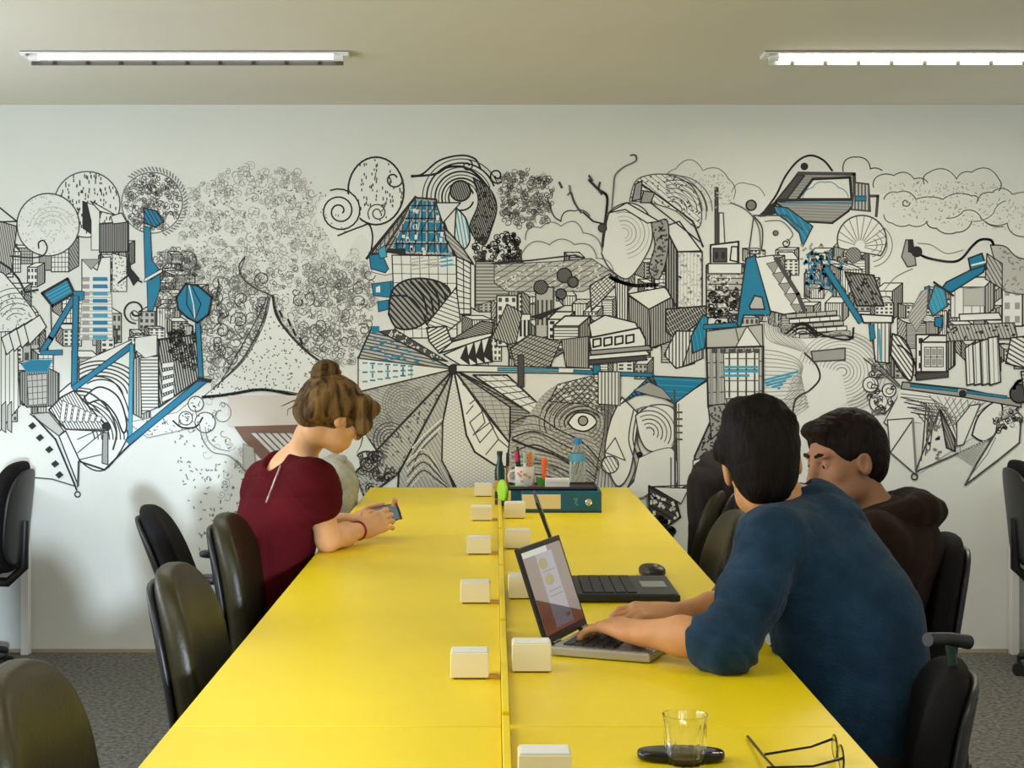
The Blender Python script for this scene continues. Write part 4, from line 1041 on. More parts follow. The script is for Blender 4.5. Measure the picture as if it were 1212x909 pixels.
# pale clouds
cloud([(790, 218), (800, 200), (832, 202), (862, 212), (868, 235)], (6, 12, 8, 5), 1, CG); cloud([(866, 228), (886, 218), (905, 232)], (6, 4), .9, CG)
MU.layer((795, 195, 865, 250)); speck(120, 1.1, CLg, 2)([(800, 205), (860, 205), (870, 240), (830, 250)])
for r in (28, 34, 40, 46): line(arc(790, 252, r, -10, 105), 1.2, CG if r % 4 else CDk)
shape(smooth([(745, 238), (752, 215), (770, 207), (795, 208), (820, 222), (830, 250), (825, 270), (800, 250), (770, 240)]), CW, 1.3, CDk, both(hatch(40, 5, .9, CG), speck(60, 1.6, CDk, 2)))
for k in range(7): line(arc(795 + k, 250, 12 + k * 5, 0, 110), 1.1, CDk if k % 2 else CG)
line([(755, 215), (788, 238), (820, 262), (832, 292)], 2.2); line([(770, 240), (828, 286)], 1.6)
shape([(752, 218), (760, 214), (758, 236), (748, 238)], CMid, 1.6); shape([(762, 226), (775, 228), (770, 240), (758, 240)], CMid, 1.5)
shape(smooth([(740, 262), (775, 262), (790, 262), (790, 300), (780, 330), (768, 320), (775, 290), (770, 268)]), CMid, 1.4, CK, speck(70, 2, CDk, 2))
dome = smooth([(718, 262), (724, 248), (745, 240), (766, 252), (772, 282), (760, 310), (742, 330), (722, 318), (712, 300)])
shape(dome, CW, 1.6, CDk)
for r in (6, 10, 15, 20, 25, 30): line(arc(738, 276, r, -80, 110), .9, CG if r % 2 else CLg)
shape([(720, 252), (742, 240), (780, 262), (766, 264), (740, 248)], CW, 1.6)
cloud([(622, 284), (640, 270), (664, 268), (690, 276), (712, 300)], (8, 6, 10, 8), 1, CG); cloud([(618, 300), (650, 290), (680, 290), (706, 306), (726, 322)], (9, 7, 9, 6), 1, CG); cloud([(664, 262), (680, 250), (698, 256)], (6, 4), 1.2, CDk)
line([(690, 251), (702, 262), (714, 265)], 2); line(smooth([(688, 252), (680, 240), (676, 228)]), 2.4, CG); line([(662, 216), (665, 222)], 3, CDk); line([(674, 220), (675, 228), (672, 231)], 2.6, CG)
line(smooth([(713, 292), (715, 270), (718, 248), (718, 232), (708, 224), (697, 213)]), 3, CDk); line([(697, 208), (701, 214)], 2.6, CDk); line([(710, 216), (708, 224), (712, 230)], 2.6, CDk)
line(smooth([(724, 248), (726, 225), (728, 208), (738, 198), (752, 191), (752, 184), (746, 184)]), 1.7, CG)
disc(713, 270, 5, CDk, 1)
line(smooth([(648, 235), (655, 255), (664, 262)]), 1.5, CDk)

# ---- long blue beam and face
shape([(540, 432), (700, 436), (700, 442), (540, 440)], CW, 1.6); band([(590, 437), (660, 438)], 2.4, CT, 1.0)
band([(680, 440), (772, 444)], 3.6, CB, 1); shape([(702, 432), (710, 432), (711, 442), (702, 442)], CB, 1)
shape([(613, 420), (620, 420), (620, 458), (613, 458)], CDk, 1.2)
face = smooth([(640, 470), (655, 458), (680, 450), (705, 455), (722, 475), (722, 510), (712, 545), (690, 575), (640, 600), (606, 596), (604, 520), (620, 500)])
shape(face, CLg, 0, CK, both(hatch(12, 3.8, 1.2, CMid), hatch(75, 5.2, .9, CMid)))
for k in range(16): line(smooth([(606, 500 + k * 6), (632, 492 + k * 6 + 5 * math.sin(k)), (660, 508 + k * 5), (690, 524 + k * 5), (712 - k, 548 + k * 3)]), 1.3 + .5 * (k % 3 == 0), CG if k % 3 else CDk)
for k in range(6): line(arc(690, 500, 22 + k * 6, 25, 200, 22, 15 + k * 5), 1.5, CG if k % 2 else CDk)
shape([(660, 455), (700, 445), (712, 460), (712, 490), (690, 478), (650, 475)], CLg, 1.2, CK, both(hatch(-45, 5, 1.3, CDk), hatch(45, 5, 1.3, CDk), speck(30, 2.4, CW, 2)))
arcs(690, 512, 16, 56, 5, 40, 150, 1.2, CDk); arcs(680, 560, 20, 60, 5.4, 20, 120, 1.0, CG)
shape(smooth([(672, 500), (682, 489), (698, 490), (706, 500), (694, 510), (680, 508), (672, 500)]), CW, 2, CDk); disc(690, 498, 5.5, CMid, 1.6, CDk); 
arcs(690, 500, 16, 34, 4.5, -60, 60, 1.2, CG)
line(smooth([(606, 520), (625, 528), (660, 540), (690, 560)]), 3, CDk); line(smooth([(606, 540), (640, 545), (670, 565)]), 2.2, CG)
for k in range(7): line(smooth([(712 + k * 3, 460 + k * 4), (716 + k, 500), (708 + k * 3, 545), (700 + k * 5, 590)]), 1.2, CDk if k % 3 == 0 else CG)
shape(smooth([(736, 470), (722, 500), (716, 540), (730, 575), (745, 560), (752, 520), (756, 490)]), CW, 1.8, CDk)
for k in range(3): line(smooth([(750 + k * 5, 484), (744 + k * 5, 520), (752 + k * 5, 552), (742, 578)]), 1.6, CDk)
shape(smooth([(752, 492), (770, 480), (795, 482), (802, 505), (795, 530), (770, 534), (758, 520), (752, 492)]), CW, 1.6, CDk)
for k in range(6): line(arc(768, 512, 6 + k * 5, -30, 120), 1.3, CG if k % 2 else CDk)
shape([(716, 535), (728, 518), (740, 545)], CW, 1.4, CDk); disc(722, 550, 10, CW, 1.5, CDk, hatch(60, 4, 1.1, CDk))
shape(smooth([(756, 542), (780, 532), (798, 534), (800, 575), (775, 580), (742, 600), (738, 585), (750, 570)]), CW, 1.1, CDk); disc(757, 538, 3, CK, 1)
stair = [(708, 440), (734, 440), (734, 480), (708, 478)]
shape(stair, CW, 1.2, CK, hatch(90, 4, 2, CG))
shape([(800, 474), (838, 450), (842, 560), (802, 580)], CW, 1.6)
shape([(735, 478), (768, 446), (790, 470), (770, 466), (752, 468)], CB, 1.2, CK, hatch(45, 4.5, 2, CK))
shape([(772, 445), (838, 448), (798, 478), (784, 470)], CB, 1.6, CK, hatch(3, 7, .8, CT))
shape([(750, 462), (768, 452), (784, 460), (796, 474), (770, 468)], CMid, 1)
line([(798, 462), (799, 580)], 2.4, CDk); line([(803, 478), (804, 580)], 1.2, CDk); 
for k in range(5): line([(798, 488 + k * 8), (807, 488 + k * 8)], 2.2, CDk)
line([(794, 542), (794, 582)], 2.2, CG); line([(768, 576), (815, 574)], 1.5, CDk)
shape([(768, 575), (800, 592), (805, 612), (790, 622), (768, 608)], CDk, 2.4, CK, both(speck(16, 3.4, CW, 5), hatch(30, 6, 2, CK)))
shape([(772, 576), (815, 578), (806, 596)], CW, 1.3); curls([(765, 610), (800, 615), (800, 660), (785, 650)], 26, 3, 6, 2.6, (CK, CDk))
line([(752, 590), (766, 588), (768, 612)], 1.2, CG)
shape([(840, 500), (846, 478), (862, 478), (862, 520), (838, 545), (830, 570), (822, 580), (822, 540)], CMid, 2.4, CK, speck(60, 2, CK, 3))
shape([(820, 545), (850, 536), (850, 560), (820, 566)], CW, 1.4)
# blue A and beam
shape([(832, 372), (838, 376), (834, 412), (820, 418), (818, 398)], CB, 1.8, CK, hatch(80, 5, .8, CT)); band([(834, 387), (874, 384)], 4, CB, 1.3)
shape([(883, 306), (894, 302), (912, 370), (911, 373), (880, 373), (876, 388), (872, 384)], CB, 1.8, CK); shape([(887, 362), (893, 350), (902, 352), (905, 366), (888, 366)], CLg, 1.8)
shape([(894, 305), (915, 302), (932, 330), (955, 368), (928, 372), (912, 368)], CW, 1.4, CK)
for k in range(5): shape([(907 + k * 7, 312 + k * 12), (924 + k * 7, 308 + k * 13), (916 + k * 7, 324 + k * 12)], CMid, .8)
line([(918, 306), (944, 348), (952, 368)], 5, CDk)
# upper right machine
line(smooth([(900, 256), (918, 232), (930, 208), (945, 190), (960, 184), (975, 190), (985, 202)]), 2.4); disc(952, 197, 4, CK, 1); disc(889, 243, 6, CG, 1.6, CDk)
shape([(897, 256), (918, 238), (920, 252), (905, 256)], CK, 1)
shape([(918, 240), (944, 206), (1010, 206), (1014, 238), (1004, 250), (985, 264), (950, 262)], CMid, 2.6, CK, hatch(2, 3.4, 1.1, CG))
shape([(944, 236), (962, 212), (1006, 210), (1008, 236)], CW, 3.2, CK); cloud([(950, 234), (962, 222), (976, 216), (992, 222), (1004, 234)], (3, 3, 3, 3), 1, CT)
shape([(918, 238), (944, 206), (952, 208), (928, 240)], CDk, 1.8); shape([(916, 244), (932, 246), (962, 268), (950, 292), (946, 276), (932, 262), (918, 252)], CB, 1.6, CK, hatch(60, 6, 1.2, CT))
line([(922, 237), (1012, 236)], 3.4, CK); line([(926, 240), (1008, 240)], 1.6, CB)
line([(945, 205), (1011, 206), (1012, 240)], 4, CDk)
shape([(1012, 216), (1028, 218), (1030, 250), (1008, 248)], CLg, 2, CDk, hatch(90, 4, 1.6, CDk)); shape([(1012, 232), (1025, 232), (1025, 238), (1012, 238)], CB, 1); line([(1030, 232), (1039, 232), (1037, 256)], 3.4, CDk)
shape(smooth([(892, 256), (902, 270), (900, 298), (886, 300)]), None, 1.6, CDk); line([(892, 255), (930, 255), (950, 272)], 1.7, CDk); line(smooth([(865, 240), (885, 250), (898, 270), (900, 300)]), 1.6, CG)
spiral(930, 288, 2, 5, 1.2, 0, 1.5, CDk); line(smooth([(905, 262), (925, 262), (938, 276), (934, 284)]), 1.3, CG); disc(918, 276, 3, CG, 1)
fan = arc(1020, 284, 29, -40, 200, 30)
shape(fan, CW, 1.8, CDk)
for k in range(12): a = math.radians(-30 + k * 19); line([(1018 + 6 * math.cos(a), 290 - 6 * math.sin(a)), (1020 + 28 * math.cos(a), 284 - 28 * math.sin(a))], 1.1, CG)
arcs(1030, 290, 8, 30, 6, -80, 60, 1.0, CG); disc(1010, 302, 9, CMid, 1, CDk, hatch(45, 2.5, 1, CDk))
for r in (10, 15, 20, 26): line(arc(1000, 352, r * 1.6, 95, 175, 14, r), 1.0, CG)
MU.layer((945, 290, 1005, 345))
speck(50, 3.2, CB, 3.6)([(952, 298), (985, 298), (1002, 318), (990, 345), (955, 342)]); speck(46, 2.4, CMid, 4)([(945, 290), (1000, 290), (1002, 345), (950, 345)]); speck(20, 2.6, CK, 4)([(960, 300), (1010, 300), (1010, 345), (960, 345)])
shape([(1000, 322), (1034, 326), (1046, 362), (1014, 362)], CMid, 2.2, CK, both(hatch(60, 3, 1.8, CDk), speck(16, 3, CK, 3)))
band([(978, 318), (1018, 380)], 5.4)
for k in range(5): slab_strip(930 + k * 4, 372 + k * 6, 60, 4, 5, 5, CW if k % 2 else CLg)
for k in range(3): line(smooth([(930, 395 + k * 5), (950, 384 + k * 4), (970, 398 + k * 3), (995, 396 + k * 5), (1010, 400)]), 2.6 - k * .5, CK if k < 2 else CDk)
# flowing terraces
terr = smooth([(905, 385), (940, 400), (1000, 400), (1032, 420), (1032, 450), (1000, 478), (960, 500), (945, 540), (905, 540)])
shape(terr, CW, 0)
for k in range(12): line(smooth([(906 + k * 3.2, 372 + k * 1.5), (905 + k * 2.6, 392), (912 + k * 3.4, 404), (930 + k * 3, 410 + k)]), 1, CLg if k % 2 else CMid)
for k in range(16): line(smooth([(905, 414 + k * 5), (924 + k, 417 + k * 4.6), (942 + k, 424 + k * 3.8), (950 - k, 436 + k * 4), (938 - k * 1.6, 448 + k * 4)]), 1.1, CLg if k % 2 else CMid)
for k in range(12): line(arc(996, 440, 6 + k * 4.2, -80, 165, 26, 5 + k * 3.9), 1.1, CLg if k % 2 else CMid)
line(smooth([(952, 418), (966, 432), (970, 448), (958, 462), (942, 472), (938, 490)]), 2.2, CDk); line(smooth([(930, 395), (950, 382), (972, 396), (1005, 402), (1010, 388)]), 2.4, CK)
shape([(960, 416), (1000, 412), (1000, 426), (962, 428)], CMid, 1.8, CDk)
MU.layer((903, 440, 950, 462)); hatch(-14, 3.4, 2.6, CT)([(905, 448), (944, 440), (930, 450), (922, 460), (906, 456)])
# framed building
shape([(836, 392), (902, 384), (903, 412), (836, 414)], CLg, 1.6, CK); 
for x in (870, 884): line([(x, 386), (x + 6, 412)], 1.4, CDk)
shape([(884, 386), (902, 412), (870, 412)], CW, 1.3)
fq = [(836, 412), (903, 410), (903, 480), (838, 482)]
shape(fq, CLg, 2.4, CK, both(grid(fq, 6, 4, 1.3, CDk), hatch(90, 3.4, .9, CG)))
shape([(856, 418), (898, 416), (898, 470), (858, 472)], CW, 1.4, CDk)
MU.layer((856, 416, 900, 474)); hatch(90, 10, 2.0, CDk)([(858, 418), (898, 418), (898, 470), (858, 470)]); hatch(0, 13, 1.6, CG)([(858, 418), (898, 418), (898, 470), (858, 470)])
for x in (842, 850): line([(x, 416), (x, 480)], 3, CMid)
MU.layer((846, 430, 900, 450)); hatch(0, 5, 3, CT)([(856, 434), (896, 432), (896, 444), (856, 446)])
for k in range(6): MU.layer((838, 410, 903, 420)); fill([(842 + k * 10, 413), (849 + k * 10, 413), (849 + k * 10, 418), (842 + k * 10, 418)], CDk)
shape([(838, 480), (858, 478), (862, 500), (842, 520)], CMid, 1.6, CK, speck(40, 2, CDk, 2))
# column and leaf arch
shape([(1018, 372), (1056, 374), (1056, 382), (1022, 382)], CW, 2); shape([(1030, 382), (1054, 382), (1052, 430), (1036, 428)], CW, 1.8, CK, hatch(90, 4.4, 1.8, CG)); MU.layer((1030, 385, 1054, 430)); seg((1040, 390), (1042, 426), 2.6, CT)
shape([(1028, 384), (1034, 384), (1036, 400), (1030, 404)], CB, 1)
la = smooth([(1056, 395), (1070, 402), (1080, 425), (1078, 450), (1066, 440), (1054, 420)])
shape(la, CW, 2, CK, hatch(55, 4.2, 1.7, CDk)); line(arc(1050, 440, 34, -10, 70), 2)
for k in range(3): line([(1022 + k * 6, 424), (1064 + k * 4, 458 + k * 3)], 1.8, CDk if k != 1 else CG)
# swirls under the terraces
for (x, y, r) in ((1042, 476, 13), (1052, 462, 8), (1030, 455, 9)): disc(x, y, r, CW, 1.4, CDk); spiral(x, y, 2, r * .7, 1.2, 0, 1.2, CG)
curls([(1018, 430), (1052, 436), (1060, 470), (1046, 500), (1028, 490)], 26, 3, 6, 1.4, (CDk, CG))
shape([(1066, 462), (1075, 455), (1052, 505), (1046, 500)], CW, 1.4, CDk)
# houses right
tower(1084, 396, 1106, 440, 2, 3, CW, CK, 1.8, .28); block(1090, 405, 30, 35, 10, -8, lambda q: grid([(q[0][0] + 4, q[0][1] + 6), (q[1][0] - 4, q[1][1] + 6), (q[2][0] - 4, q[2][1] - 6), (q[3][0] + 4, q[3][1] - 6)], 3, 2, 1.2, CDk, CMid), hatch(90, 3, 1.6), None, 2)
shape([(1084, 442), (1122, 440), (1122, 446), (1084, 450)], CDk, 1.4)
block(1125, 340, 40, 36, 12, -12, lambda q: hatch(90, 10, 1.2, CG), hatch(90, 3, 1.2, CDk), None, 1.6); shape([(1140, 342), (1165, 340), (1165, 362), (1140, 362)], CLg, 1, CG)
shape([(1135, 372), (1182, 370), (1186, 378), (1136, 380)], CW, 1.6); block(1186, 338, 24, 48, 10, -6, win(2, 3, CMid), hatch(90, 4, 1.2), None, 1.8)
shape([(1120, 385), (1200, 382), (1204, 400), (1120, 404)], CLg, 1.4, CK, both(hatch(70, 4, 1.2, CDk), speck(20, 2, CK, 3)))
for k in range(4): shape([(1142 + k * 9, 412 - k * 4), (1154 + k * 9, 404 - k * 2), (1160 + k * 8, 452), (1144 + k * 9, 456)], CW, 1.8, CK, hatch(88, 5, 1, CG))
shape([(1196, 400), (1230, 396), (1230, 440), (1190, 430)], CW, 1.8, CK, hatch(30, 5, 1.8, CDk))
# cliff above
shape(smooth([(1172, 290), (1190, 292), (1205, 305), (1240, 312), (1240, 345), (1190, 345), (1180, 320)]), CLg, 1.5, CDk, speck(50, 1.4, CG, 3))
shape([(1168, 300), (1186, 312), (1186, 342), (1166, 330)], CLg, 1.4, CK, hatch(60, 4, 1.2, CDk)); 
# arm
line(smooth([(1090, 302), (1100, 306), (1125, 310), (1138, 306), (1150, 292), (1160, 284), (1172, 284), (1176, 290)]), 3, CDk); line(smooth([(1086, 288), (1102, 290), (1120, 300), (1140, 296)]), 1, CG)
shape([(1072, 284), (1080, 284), (1084, 314), (1074, 316), (1067, 304)], CMid, 1.6, CDk); disc(1085, 298, 6, CK, 1); shape([(1075, 284), (1080, 284), (1081, 300), (1075, 298)], CK, 1)
line(smooth([(1045, 345), (1060, 328), (1080, 318)]), 1, CG)
shape([(1146, 306), (1162, 300), (1168, 318), (1150, 326)], CB, 2); shape([(1148, 320), (1166, 314), (1164, 322), (1126, 346), (1114, 342), (1120, 334)], CB, 1.8, CK); line([(1150, 314), (1166, 310)], 2.2, CW)
shape([(1106, 338), (1118, 342), (1121, 362), (1104, 374), (1098, 362)], CT, 2.0, CDk, hatch(70, 5, .8, CB)); shape([(1095, 340), (1100, 338), (1098, 356), (1093, 358)], CB, 1); shape([(1106, 376), (1116, 374), (1114, 388), (1106, 386)], CB, 1.2)
shape([(1074, 375), (1090, 345), (1098, 342), (1096, 372), (1084, 392)], CLg, 1.1, CG, hatch(-50, 3.4, 1, CG))
line([(1105, 334), (1128, 350)], 2.6)
# clouds top right
cloud([(998, 203), (1014, 186), (1030, 200), (1044, 202)], (7, 5, 2), 1.3, CDk)
for pts, hs, w in ((([(1034, 222), (1040, 208), (1058, 208), (1082, 212), (1098, 216)]), (3, 2, 6, 3), 1.3), (([(1094, 218), (1100, 204), (1132, 212), (1150, 204), (1182, 212), (1182, 226)]), (4, 8, 4, 9, 3), 1.2), (([(1046, 236), (1062, 228), (1084, 236), (1116, 236), (1150, 232), (1158, 238)]), (4, 5, 3, 5, 3), 1.3), (([(1156, 240), (1174, 228), (1198, 230), (1240, 230)]), (5, 6, 3), 1.2), (([(1120, 258), (1140, 250), (1160, 256), (1188, 268)]), (-3, 4, -5), 1.2)):
    cloud(pts, hs, w, CG)
cloud([(1098, 262), (1076, 266), (1056, 264), (1046, 254)], (4, 3, 3), 1.2, CG); cloud([(1150, 262), (1132, 275), (1108, 270), (1096, 262)], (4, 4, 3), 1.4, CG); cloud([(1240, 280), (1210, 280), (1192, 264), (1165, 262)], (2, 5, 4), 1.3, CG)
cloud([(1190, 238), (1176, 252), (1152, 262)], (-3, 3), 1, CG); spiral(1072, 240, 2, 5, 1, 0, 1.2, CG)
MU.layer((1040, 210, 1212, 280)); speck(260, 1.1, CLg, 2)([(1050, 215), (1180, 215), (1215, 240), (1212, 275), (1120, 265), (1060, 255)])
# ---- lower right fans and rail
shape([(1066, 455), (1100, 452), (1160, 465), (1206, 480), (1180, 500), (1130, 530), (1088, 560), (1090, 500), (1050, 496), (1060, 478)], CW, 0)
for k in range(8): line([(1066 + k * 3, 466 + k * 4), (1100 + k * 5, 470 + k * 4), (1122 + k * 2, 484 + k * 7)], 1, CG if k % 2 else CDk)
for k in range(10): line([(1100 + k * 9, 468 + k * 1.2), (1122 + k * 5, 500 - k * 2)], 1, CG)
for k in range(9): line([(1086 + k * 4, 474 + k), (1098 + k * 4, 486 + k * 2), (1096 + k * 3, 512 - k)], 1.2, CDk if k % 2 else CG)
for k in range(12): line([(1124 + k * 7, 470 + k), (1106 + k * 6, 498 - k * .6)], 1.1, CG)
for k in range(4): line([(1066 + k * 4, 470 + k * 6), (1096 + k * 4, 478 + k * 5), (1092 + k * 4, 530 - k * 8)], 1.6, CDk)
shape([(1050, 497), (1080, 495), (1084, 562), (1053, 535)], CW, 1.6, CDk); line([(1054, 535), (1080, 497)], 1.8, CDk); line([(1080, 496), (1084, 562)], 2.8, CG)
for k in range(3): line([(1086 + k * 6, 490), (1094 + k * 5, 500), (1090 + k * 5, 545 - k * 6)], 1.4, CDk)
shape([(1112, 484), (1130, 520), (1130, 534), (1120, 530)], CMid, 2, CK, hatch(70, 3, 1.4, CDk)); line([(1112, 484), (1084, 556)], 2, CDk)
shape([(1132, 500), (1148, 480), (1160, 478), (1140, 526), (1132, 528)], CW, 1.6, CDk); shape(smooth([(1150, 515), (1158, 492), (1176, 476), (1186, 482), (1180, 510), (1164, 522), (1150, 515)]), CW, 2, CK)
shape([(1180, 500), (1205, 488), (1210, 494), (1196, 522), (1176, 524)], CW, 1.6, CDk, hatch(60, 5, 1, CG))
MU.layer((1095, 500, 1115, 550)); speck(14, 3.2, CG, 3)([(1098, 505), (1112, 505), (1112, 545), (1096, 540)])
line([(1084, 558), (1130, 538), (1180, 515), (1206, 494)], 2, CDk); MU.layer((1075, 555, 1090, 572)); stroke(arc(1082, 564, 3.6, 0, 360, 14), 1.6, CDk)
shape([(1142, 574), (1156, 548), (1182, 506), (1206, 498), (1206, 524), (1180, 545)], CW, 0)
line([(1142, 574), (1156, 548), (1182, 506)], 2.6, CDk); line([(1142, 574), (1180, 545), (1206, 524), (1208, 498)], 2.2, CDk); line([(1146, 566), (1168, 538), (1178, 518)], 1.2, CG)
curls([(1172, 492), (1206, 482), (1208, 500), (1180, 512)], 20, 2, 5, 1.5, (CK, CDk, CW))
MU.layer((1130, 520, 1170, 550)); hatch(35, 3, 1.6, CLg)([(1132, 536), (1168, 520), (1150, 552), (1140, 546)])
shape([(1068, 452), (1140, 460), (1208, 474), (1208, 482), (1140, 470), (1066, 460)], CMid, 1.6, CK); band([(1078, 456), (1132, 462)], 2.6, CB, .8); band([(1145, 464), (1190, 470)], 2.6, CB, .8)
disc(1206, 466, 11, CDk, 2, CK); line(arc(1210, 460, 10, 60, 190), 3.4, CB); disc(1139, 466, 4, CK, 1)
shape([(1208, 440), (1260, 430), (1300, 470), (1260, 500), (1214, 482)], CLg, 1.8, CK, hatch(20, 4, 1.2, CDk))

M['mural'] = [mat('mural_white', (0.75, 0.765, 0.73), 0.75, spec=0.2), mat('ink_black', (0.016, 0.016, 0.017), 0.7), mat('ink_dark', (0.065, 0.063, 0.062), 0.7), mat('ink_grey', (0.20, 0.20, 0.19), 0.7),
              mat('ink_light', (0.47, 0.47, 0.435), 0.75), mat('mural_blue', (0.004, 0.19, 0.34), 0.6), mat('mural_light_blue', (0.05, 0.33, 0.48), 0.65), mat('mural_brown', (0.20, 0.11, 0.08), 0.7), mat('mural_pink', (0.66, 0.60, 0.54), 0.75), mat('ink_mid', (0.33, 0.33, 0.31), 0.75)]
me = bpy.data.meshes.new('mural_drawing'); me.from_pydata(MU.V, [], MU.Fc)
for m_ in M['mural']: me.materials.append(m_)
me.polygons.foreach_set('material_index', MU.mi)
mo = bpy.data.objects.new('wall_mural', me); link(mo)
tag(mo, 'black line drawing of a fantastic city with blue accents painted across the end wall', 'mural')
print('MURAL', len(MU.V), 'layers', MU.maxl, 'depth', MU.maxl * 3e-5)
# ================================================================ people: bodies grown from a smooth distance field
class Field:
    def __init__(s, lo, hi, res):
        s.lo = np.array(lo, float); s.res = res
        s.n = tuple(int(math.ceil((b - a) / res)) + 1 for a, b in zip(lo, hi))
        s.f = np.full(s.n, 0.5, np.float32)
    def box(s, pts, pad):
        P = np.array(pts, float); a = np.floor((P.min(0) - pad - s.lo) / s.res).astype(int); b = np.ceil((P.max(0) + pad - s.lo) / s.res).astype(int) + 1
        a = np.clip(a, 0, s.n); b = np.clip(b, 0, s.n)
        sl = tuple(slice(i, j) for i, j in zip(a, b))
        g = [((np.arange(i, j) * s.res) + l).astype(np.float32) for i, j, l in zip(a, b, s.lo)]
        return sl, np.meshgrid(*g, indexing='ij', sparse=True)
    def comb(s, sl, d, k, op):
        f = s.f[sl]
        if f.size == 0: return
        if op == 'sub': d = -d; f, d = -f, -d; sgn = -1
        elif op == 'int': f, d = -f, -d; sgn = -1
        else: sgn = 1
        if k > 0:
            h = np.maximum(k - np.abs(f - d), 0) / k
            r = np.minimum(f, d) - h * h * k * .25
        else: r = np.minimum(f, d)
        s.f[sl] = r if sgn > 0 else -r
    def cone(s, a, b, ra, rb, k=0.015, flat=None, op='add'):
        """tapered capsule; flat=(axis vector, factor<1) squeezes it along an axis"""
        a = np.array(a, float); b = np.array(b, float); pad = max(ra, rb) + k + 2 * s.res
        sl, (X, Y, Z) = s.box([a, b], pad)
        ab = b - a; L2 = float(ab @ ab) + 1e-12
        px, py, pz = X - a[0], Y - a[1], Z - a[2]
        t = np.clip((px * ab[0] + py * ab[1] + pz * ab[2]) / L2, 0, 1)
        qx, qy, qz = px - t * ab[0], py - t * ab[1], pz - t * ab[2]
        r = ra + (rb - ra) * t
        if flat is not None:
            n = np.array(flat[0], float); n /= np.linalg.norm(n); e = flat[1]
            dn = qx * n[0] + qy * n[1] + qz * n[2]
            q2 = qx * qx + qy * qy + qz * qz + dn * dn * (1 / (e * e) - 1)
            d = (np.sqrt(q2) - r) * (0.5 + 0.5 * e)
        else: d = np.sqrt(qx * qx + qy * qy + qz * qz) - r
        s.comb(sl, d, k, op)
    def ell(s, c, R, fr=None, k=0.015, op='add'):
        """ellipsoid; fr = 3x3 rows of axes"""
        c = np.array(c, float); A = np.eye(3) if fr is None else np.array(fr, float); R = np.array(R, float)
        pad = R.max() + k + 2 * s.res
        sl, (X, Y, Z) = s.box([c], pad)
        x, y, z = X - c[0], Y - c[1], Z - c[2]
        u = [(x * A[i, 0] + y * A[i, 1] + z * A[i, 2]) for i in range(3)]
        k0 = np.sqrt(sum((u[i] / R[i]) ** 2 for i in range(3))); k1 = np.sqrt(sum((u[i] / R[i] ** 2) ** 2 for i in range(3))) + 1e-9
        s.comb(sl, k0 * (k0 - 1) / k1, k, op)
    def half(s, p, n, k=0.01):
        """keep the side of the plane through p that n points away from"""
        n = np.array(n, float); n /= np.linalg.norm(n); p = np.array(p, float)
        sl, (X, Y, Z) = s.box([s.lo, s.lo + np.array(s.n) * s.res], 0)
        d = (X - p[0]) * n[0] + (Y - p[1]) * n[1] + (Z - p[2]) * n[2]
        s.comb(sl, d + 0 * s.f[sl], k, 'int')
    def mesh(s):
        f = s.f; f[0] = f[-1] = 0.5; f[:, 0] = f[:, -1] = 0.5; f[:, :, 0] = f[:, :, -1] = 0.5
        nx, ny, nz = s.n; neg = f < 0
        cell_sum = {}; C = []; Pt = []; quads = []
        def cid(i, j, k): return (i * ny + j) * nz + k
        for ax in range(3):
            s0 = [slice(None)] * 3; s1 = [slice(None)] * 3; s0[ax] = slice(0, -1); s1[ax] = slice(1, None)
            idx = np.argwhere(neg[tuple(s0)] != neg[tuple(s1)])
            if len(idx) == 0: continue
            j1 = idx.copy(); j1[:, ax] += 1
            fa = f[tuple(idx.T)]; fb = f[tuple(j1.T)]
            t = fa / (fa - fb); p = idx.astype(float); p[:, ax] += t
            o = [(ax + 1) % 3, (ax + 2) % 3]; ids = []
            for (da, db) in ((0, 0), (-1, 0), (-1, -1), (0, -1)):
                q = idx.copy(); q[:, o[0]] += da; q[:, o[1]] += db
                c = cid(q[:, 0], q[:, 1], q[:, 2]); ids.append(c); C.append(c); Pt.append(p)
            qd = np.stack(ids, 1); flip = fa > 0
            qd[flip] = qd[flip][:, ::-1]; quads.append(qd)
        C = np.concatenate(C); Pt = np.concatenate(Pt); quads = np.concatenate(quads)
        u, inv = np.unique(C, return_inverse=True); cnt = np.bincount(inv)
        V = np.stack([np.bincount(inv, Pt[:, i]) / cnt for i in range(3)], 1)
        Q_ = np.searchsorted(u, quads)
        # light smoothing
        for _ in range(2):
            S = np.zeros_like(V); n_ = np.zeros(len(V))
            for a, b in ((0, 1), (1, 2), (2, 3), (3, 0)):
                for p, q in ((a, b), (b, a)):
                    n_ += np.bincount(Q_[:, p], minlength=len(V))
                    for i in range(3): S[:, i] += np.bincount(Q_[:, p], V[Q_[:, q], i], minlength=len(V))
            V = V * .5 + .5 * S / np.maximum(n_, 1)[:, None]
        return V * s.res + s.lo, Q_
